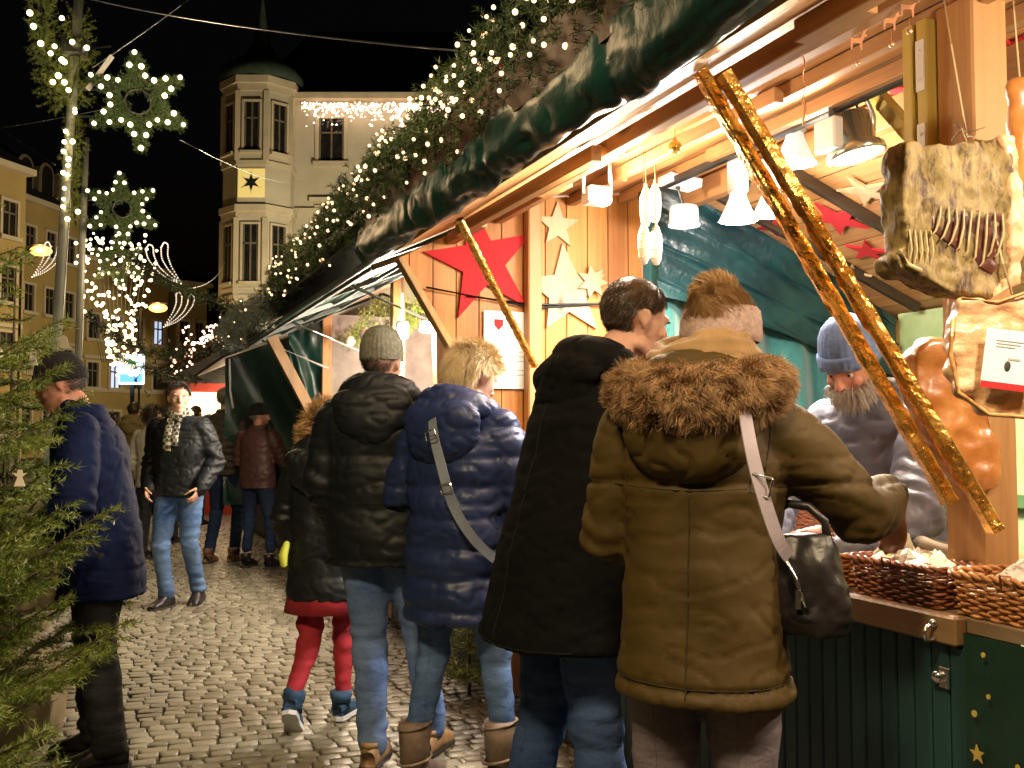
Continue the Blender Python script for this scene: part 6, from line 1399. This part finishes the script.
def basket(a, b, z, w, d, h, m_, label, rot=0):
    e = mkt('wicker_basket', a, b, z, label, 'basket', 'wicker baskets on the counter'); e.rotation_euler = (0, 0, PHI+R(rot))
    st_n = int((w+d)*4/.028)//2*2+1; path = rect_path(w, d, .025, st_n*4); rows = int(h/.0085); m = MB()
    for k in range(rows):
        fl = 1+.12*k/rows; pts = []
        for i, (p, n_) in enumerate(path): pts.append(Vector((p.x*fl, p.y*fl, .004+k*.0085+.0012*math.sin(i*.7+k)))+n_*.0042*math.sin(PI*i/4+PI*k))
        m.tube(pts, (.0036, .0044), 5, closed=True)
    m.build('weave', m_, e)
    m = MB()
    for i in range(0, len(path), 4): p, n_ = path[i]; m.tube([(p.x, p.y, 0), (p.x*1.12, p.y*1.12, h)], .003, 5)
    m.build('stake', m_, e)
    m = MB()
    for ph in (0, PI): m.tube([Vector((p.x*1.13, p.y*1.13, h+.004))+n_*.006*math.sin(i*.8+ph)+Vector((0, 0, .005*math.cos(i*.8+ph))) for i, (p, n_) in enumerate(path)], .0055, 6, closed=True)
    m.build('rim', m_, e)
    m = MB(); m.box((-w, -d, .002), (w, d, .008)); m.build('bottom', m_, e)
    if rot >= 0:
        m = MB(); m.tube([(-.03*0-w*1.12-.008, -.02, h-.01), (-w*1.12-.016, -.015, h+.018), (-w*1.12-.016, .015, h+.018), (-w*1.12-.008, .02, h-.01)], .003, 6); m.build('handle', m_, e)
    return e
m = MB(); m.box((2.31, 1.9, .917), (2.60, 3.5, .985), .004); m.build('riser', wood_bz, st, org1)
ZC = .917
basket(1.965, 2.06, ZC, .07, .145, .095, wick, 'dark wicker basket with a plastic bag of cheese, left of the corner')
basket(1.99, 1.695, ZC, .085, .165, .095, wick2, 'bright orange wicker basket at the corner of the counter, left of the wooden crate')
basket(1.965, 2.45, ZC, .07, .15, .085, wick2, 'pale lit wicker basket just behind the handbag')
basket(2.45, 2.58, .987, .10, .13, .12, wick, 'back-row wicker basket closest to the foil struts')
basket(2.45, 2.92, .987, .10, .13, .12, wick, 'back-row wicker basket in the middle, before the stall keeper')
basket(2.45, 3.26, .987, .10, .13, .12, wick, 'back-row wicker basket farthest left, by the parka sleeve')
basket(2.30, 1.50, .917, .10, .14, .12, wick2, 'wicker basket behind the orange one, right of the post', -1)
film = mat('plastic_wrap', (.80, .76, .62), (.90, .88, .80), rough=.16, vs=12, bump=.8, bs=34, bd=.010, trans=.55)
def blob(name, a, b, z, pts, m_, label, cat, group=None, dz=.012, vox=.006):
    e = mkt(name, a, b, z, label, cat, group); m = MB()
    for p, r in pts: m.ell(p, r)
    me = remeshed(m, vox, 2); displace(me, lambda co: (1-np.abs(nz(co, 17, a*9))*4)*dz*.9+(1-np.abs(nz(co, 42, 2))*4)*dz*.25); link('wrap', me, m_, e); return e
cheese = mat('pale_cheese', (.72, .55, .26), (.82, .66, .38), rough=.5, vs=8)
def crumple(a, b, z, w, d, h, peak, label, seed):
    e = mkt('plastic_bag', a, b, z, label, 'plastic bag', 'clear plastic bags in the baskets')
    for L in range(2):
        def f(u, v):
            x, y = (u-.5)*2, (v-.5)*2; r = min(1, math.hypot(x, y*.9)); dome = max(0, 1-r**3)
            c = 1-abs(noise.noise((x*2.3+seed, y*3+L*5, seed)))*4; c2 = 1-abs(noise.noise((x*6+seed, y*7, L*3+seed)))*4
            pk = peak*max(0, 1-math.hypot(x*1.1, y-.45)/.42)**1.1*(1 if L == 0 else .4)
            return (x*w+.01*c2, y*d+.01*c, -.02+h*dome*(.7+.25*c*(1-L*.5)+.1*c2)+pk-.006*L)
        m = sheet(f, 34, 34); m.sm = [False]*len(m.f); m.build('film', film if L == 0 else cheese, e)
    return e
film = mat('crumpled_film', (.74, .70, .58), (.92, .90, .84), rough=.2, vs=26, bump=.6, bs=60, bd=.006)
cheese = mat('pale_cheese', (.72, .50, .20), (.82, .62, .34), rough=.5, vs=8)
crumple(1.97, 2.06, ZC+.085, .080, .150, .075, .10, 'clear plastic bag with a tall pointed fold in the dark wicker basket', 1.3)
crumple(2.0, 1.66, ZC+.085, .09, .165, .07, .02, 'crumpled clear bags filling the orange corner basket', 4.1)
crumple(2.30, 1.5, ZC+.11, .09, .13, .06, .03, 'clear bag in the basket right of the post', 7.7)
crumple(1.965, 2.45, ZC+.075, .07, .14, .06, .03, 'clear wrap heaped in the pale lit basket behind the handbag', 9.2)
pw = mat('white_pack', (.70, .64, .60), (.82, .78, .74), rough=.25, vs=9, bump=.5, bs=20, bd=.006); pr = mat('pink_meat_pack', (.45, .16, .13), (.62, .30, .24), rough=.2, vs=30, coat=.5); pg = mat('green_label', (.30, .42, .22), (.4, .52, .3), rough=.4)
m = MB(); m.box((2.045, 2.16, .917), (2.30, 3.15, .98), .006); m.build('display_tray', white_w, st, org1)
packs = [(2.10, 2.28, 0, pw), (2.15, 2.42, 25, pr), (2.05, 2.62, -15, pw), (2.20, 2.60, 40, pr), (2.12, 2.80, 5, pw), (2.0, 2.80, -30, pr), (2.22, 2.95, 12, pw), (2.08, 3.02, 60, pr), (2.20, 2.22, 70, pw), (2.24, 2.38, -20, pr), (1.97, 2.43, 15, pw), (1.98, 2.52, -10, pr), (2.45, 2.56, 10, pr), (2.46, 2.9, -8, pw), (2.45, 3.27, 5, pr)]
desc = ['flat white packet by the twisted bag', 'pink sliced meat packet turned sideways behind the bag', 'white packet near the handbag', 'pink meat packet leaning before the riser', 'white packet in the middle of the counter', 'tilted pink packet near the counter edge', 'white packet before the middle back basket', 'pink packet lying across, farthest but one', 'white packet crosswise beside the post', 'pink packet between the post and the riser', 'white packet inside the pale lit basket', 'pink packet inside the pale lit basket', 'pink packet in the back basket nearest the struts', 'white packet in the middle back basket', 'pink packet in the farthest back basket']
for i, ((a, b, rt, m_), ds) in enumerate(zip(packs, desc)):
    z = .99+.016*(i % 3) if i < 10 else (1.03 if i < 12 else 1.09)
    e = mkt('meat_packet', a, b, z, ds, 'packet', 'wrapped packets on the counter'); e.rotation_euler = (R(random.uniform(-18, 18)), R(random.uniform(-14, 14)), PHI+R(rt))
    m = MB(); m.obox((0, 0, .008), (.045, .07, .010), None, .004); me = remeshed(m, .005, 2); displace(me, lambda co: nz(co, 30, i)*.005); link('wrap', me, m_, e)
    if i % 2 == 0: m = MB(); m.box((-.028, -.04, .0205), (.028, .02, .0222)); m.build('label', pg if i % 4 == 0 else paper, e)
# right-hand end: crate, plank, roll and red things
e = mkt('wooden_crate', 1.87, 1.19, .93, 'small pale wooden crate at the right edge of the counter', 'crate')
m = MB(); m.box((-.05, -.13, .0), (.12, .13, .012)); m.box((-.05, -.13, .012), (-.04, .13, .07)); m.box((.11, -.13, .012), (.12, .13, .07)); m.box((-.039, .12, .012), (.109, .13, .07)); m.box((-.039, -.13, .012), (.109, -.12, .07)); m.build('box', pale_wood, e)
m = MB(); m.box((-.058, -.135, .045), (-.0505, .135, .075)); m.build('rim_slat', pale_wood, e)
e = mkt('shelf_board', 1.80, 1.17, .84, 'yellowish board jutting out below the wooden crate', 'board'); m = MB(); m.box((-.06, -.20, -.035), (.02, .20, .04), .004); m.build('board', wood('ochre_board', (.30, .20, .05), (.48, .34, .12), axis=1), e)
e = mkt('cinnamon_roll', 1.86, 1.30, 1.045, 'reddish brown rolled stick lying over the crate', 'stick'); m = MB(); m.tube([(-.02, .09, -.03), (.02, -.10, .02)], .014, 14); m.tube([(-.022, .095, -.031), (-.016, .07, -.025)], .016, 14); m.build('bark_roll', ham_m, e)
for i, (a, b, lb) in enumerate(((2.28, 1.36, 'upright red packet leaning left at the right edge'), (2.36, 1.30, 'upright red packet leaning right at the right edge'))):
    e = mkt('red_packet', a, b, 1.08, lb, 'packet'); e.rotation_euler = (R(-18+30*i), 0, PHI); m = MB(); m.box((-.03, -.012, -.06), (.03, .012, .10), .005); m.build('wrap', red_felt, e); m = MB(); m.box((-.02, -.0135, .04), (.02, -.0125, .07)); m.build('label', paper, e)
e = mkt('flood_rig', 1.50, 1.0, 2.08, 'white flood lamp hung under the roof flap beside the bacon, beyond the right edge', 'lamp')
m = MB(); m.box((-.06, -.04, -.02), (.06, .04, .05), .01); m.build('housing', metal_w, e); m = MB(); m.ell((0, .0, -.03), (.05, .035, .02)); m.build('lens', lens_w, e); m = MB(); m.tube([(0, 0, .05), (0, 0, .22)], .01, 8); m.build('hanger', metal_w, e)

# ------------------------------------------------------------------ fir trees and sacks
burlap = mat('burlap', (.45, .36, .18), (.60, .50, .28), rough=.95, vs=6, bump=.9, bs=160, bd=.003, weave=.6)
def fir_tree(name, label, x, y, H, Rad, low, nwh, per, dens, m_, nl=.020, nw=.0024, seed=1, droop=.12, pot=None, group='fir trees along the left side', lean=0, tw=.042):
    rs = random.Random(seed); e = empty(name, (x, y, 0), rs.random()*6, label, 'fir tree', group); segs = []; wd = MB()
    m = MB(); m.tube([(0, 0, 0 if not pot else .3), (0, 0, H*.5), (0, 0, H)], [.035*H/2, .022*H/2, .004], 10); m.build('trunk', bark, e)
    for i in range(nwh):
        f = (i+rs.random()*.6)/nwh; z0 = low+(H-low)*f*.97; L0 = Rad*(1-f)**.75+.04
        for k in range(per):
            az = 2*PI*(k+rs.random()*.7)/per+i*1.1; L = L0*rs.uniform(.65, 1.1); out = Vector((math.cos(az), math.sin(az), 0)); sd = Vector((-math.sin(az), math.cos(az), 0))
            n = max(4, int(L/.06)); pts = [Vector((0, 0, z0))+out*L*t+Vector((0, 0, .10*L*t*(1.2-f)+(-droop*L*math.sin(PI*min(t*1.1, 1))*.9)+.16*L*t*t))+sd*.03*math.sin(t*4+k) for t in np.linspace(0, 1, n)]
            wd.tube(pts, list(np.linspace(.006+.006*L, .0018, n)), 5)
            for a_, b_ in zip(pts[int(n*.12):-1], pts[int(n*.12)+1:]): segs.append((a_, b_))
            nt_ = int(L/tw)
            for q in range(1, nt_):
                t = q/nt_
                if t < .15: continue
                c = pts[0].lerp(pts[-1], t); j = min(n-2, int(t*(n-1))); c = pts[j].lerp(pts[j+1], t*(n-1)-j); l = (L*.42*(1-t)**.7+.03)*rs.uniform(.7, 1.15)
                for s_ in (-1, 1):
                    d = (out*.75+sd*s_*.75+Vector((0, 0, rs.uniform(-.15, .2)))).normalized(); segs.append((c, c+d*l))
                    if l > .14:
                        for u in (.4, .65):
                            cc = c+d*l*u
                            for s2 in (-1, 1): segs.append((cc, cc+(d*.7+(out*-s_*s2*.2+sd*s2*.5)+Vector((0, 0, .05))).normalized()*l*.38))
    wd.build('limbs', bark, e); tri_mesh('crown', needles(segs, dens, nl, nw, 55, .35), m_, e)
    if pot:
        m = MB(); m.rings([(0, 0, .0, pot*.9, pot*.9), (0, 0, .05, pot, pot), (0, 0, .25, pot*1.05, pot*1.05), (0, 0, .36, pot*.9, pot*.9), (0, 0, .42, pot*.5, pot*.5), (0, 0, .48, pot*.55, pot*.55)], 32); pm = remeshed(m, .012, 3); displace(pm, lambda co: (1-np.abs(nz(co, (7, 7, 3), seed)*2))*.03); link('burlap_wrap', pm, burlap, e)
    return e
fir_tree('fir_tree', 'tall fir tree at the left edge beside the man in navy', -2.22, 3.45, 2.9, .93, .42, 19, 7, 360, fir, seed=3, pot=.27, nw=.0042, nl=.028)
fir_tree('fir_tree', 'farther slender fir tree with open twigs before the lamp pole', -3.45, 6.9, 2.35, 1.0, .3, 13, 7, 240, fir, nl=.024, nw=.0045, seed=8, pot=.25, tw=.06)
fir_tree('fir_tree', 'small fir tree in a burlap-wrapped pot at the feet of the man in navy', -2.28, 4.5, 1.25, .42, .5, 8, 6, 380, fir, nw=.003, seed=5, pot=.25)
fir_tree('fir_tree', 'knee-high young fir tree in the bottom left corner', -1.28, 2.22, .80, .42, .30, 6, 7, 600, fir, nw=.003, seed=12, tw=.035, pot=.16, nl=.026)
fir_tree('fir_shrub', 'low green fir shrub at the corner between the two stalls', -.22, 5.25, .62, .22, .08, 8, 7, 380, fir, nw=.004, seed=21, group='fir shrub')
# wooden figures on the tree
for (px, py, Y, kd, lb) in ((33, 357, 3.6, 0, 'white wooden angel ornament on the fir, left one'), (63, 343, 6.2, 1, 'white wooden bell ornament on the farther fir'), (20, 478, 2.95, 0, 'small wooden angel ornament low on the fir')):
    e = hang('wooden_ornament', lb, 'ornament', px, py, Y, 10, 'wooden ornaments on the fir'); s = .034*Y/3.3
    sh_ = [(-.5, -.8), (.5, -.8), (.2, .1), (.7, .5), (.25, .45), (.2, .8), (-.2, .8), (-.25, .45), (-.7, .5), (-.2, .1)] if kd == 0 else ([(-.9, -.5), (.9, -.5), (.5, -.2), (.4, .4), (.1, .8), (-.1, .8), (-.4, .4), (-.5, -.2)] if kd == 1 else star_poly(5, 1, .45))
    m = MB(); m.prism([(x*s, z*s) for x, z in sh_], .004, (0, 0, 0), (1, 0, 0), (0, 0, 1)); m.build('figure', white_w, e); q = MB(); q.tube([(0, 0, s*.8), (0, 0, s*.8+.06)], .001, 5); q.build('string', twine, e)
# shopping bag of the man in navy
sb = world(38, 575, 4.05); e = empty('shopping_bag', sb, R(20), 'limp beige cloth bag held by the man in navy', 'bag'); m = MB(); m.rings([(0, 0, -.13, .10, .035), (0, 0, -.12, .12, .055), (0, 0, 0, .11, .05), (0, 0, .11, .10, .03), (0, 0, .12, .095, .02)], 24, 2.6); me = remeshed(m, .008, 2); displace(me, lambda co: (1-np.abs(nz(co, (14, 14, 7), 3)*2))*.016); link('bag', me, burlap, e)
m = MB(); m.tube([(-.06, 0, .11), (-.05, 0, .24), (0, 0, .31), (.05, 0, .24), (.06, 0, .11)], .007, 6); m.build('handle', burlap, e)
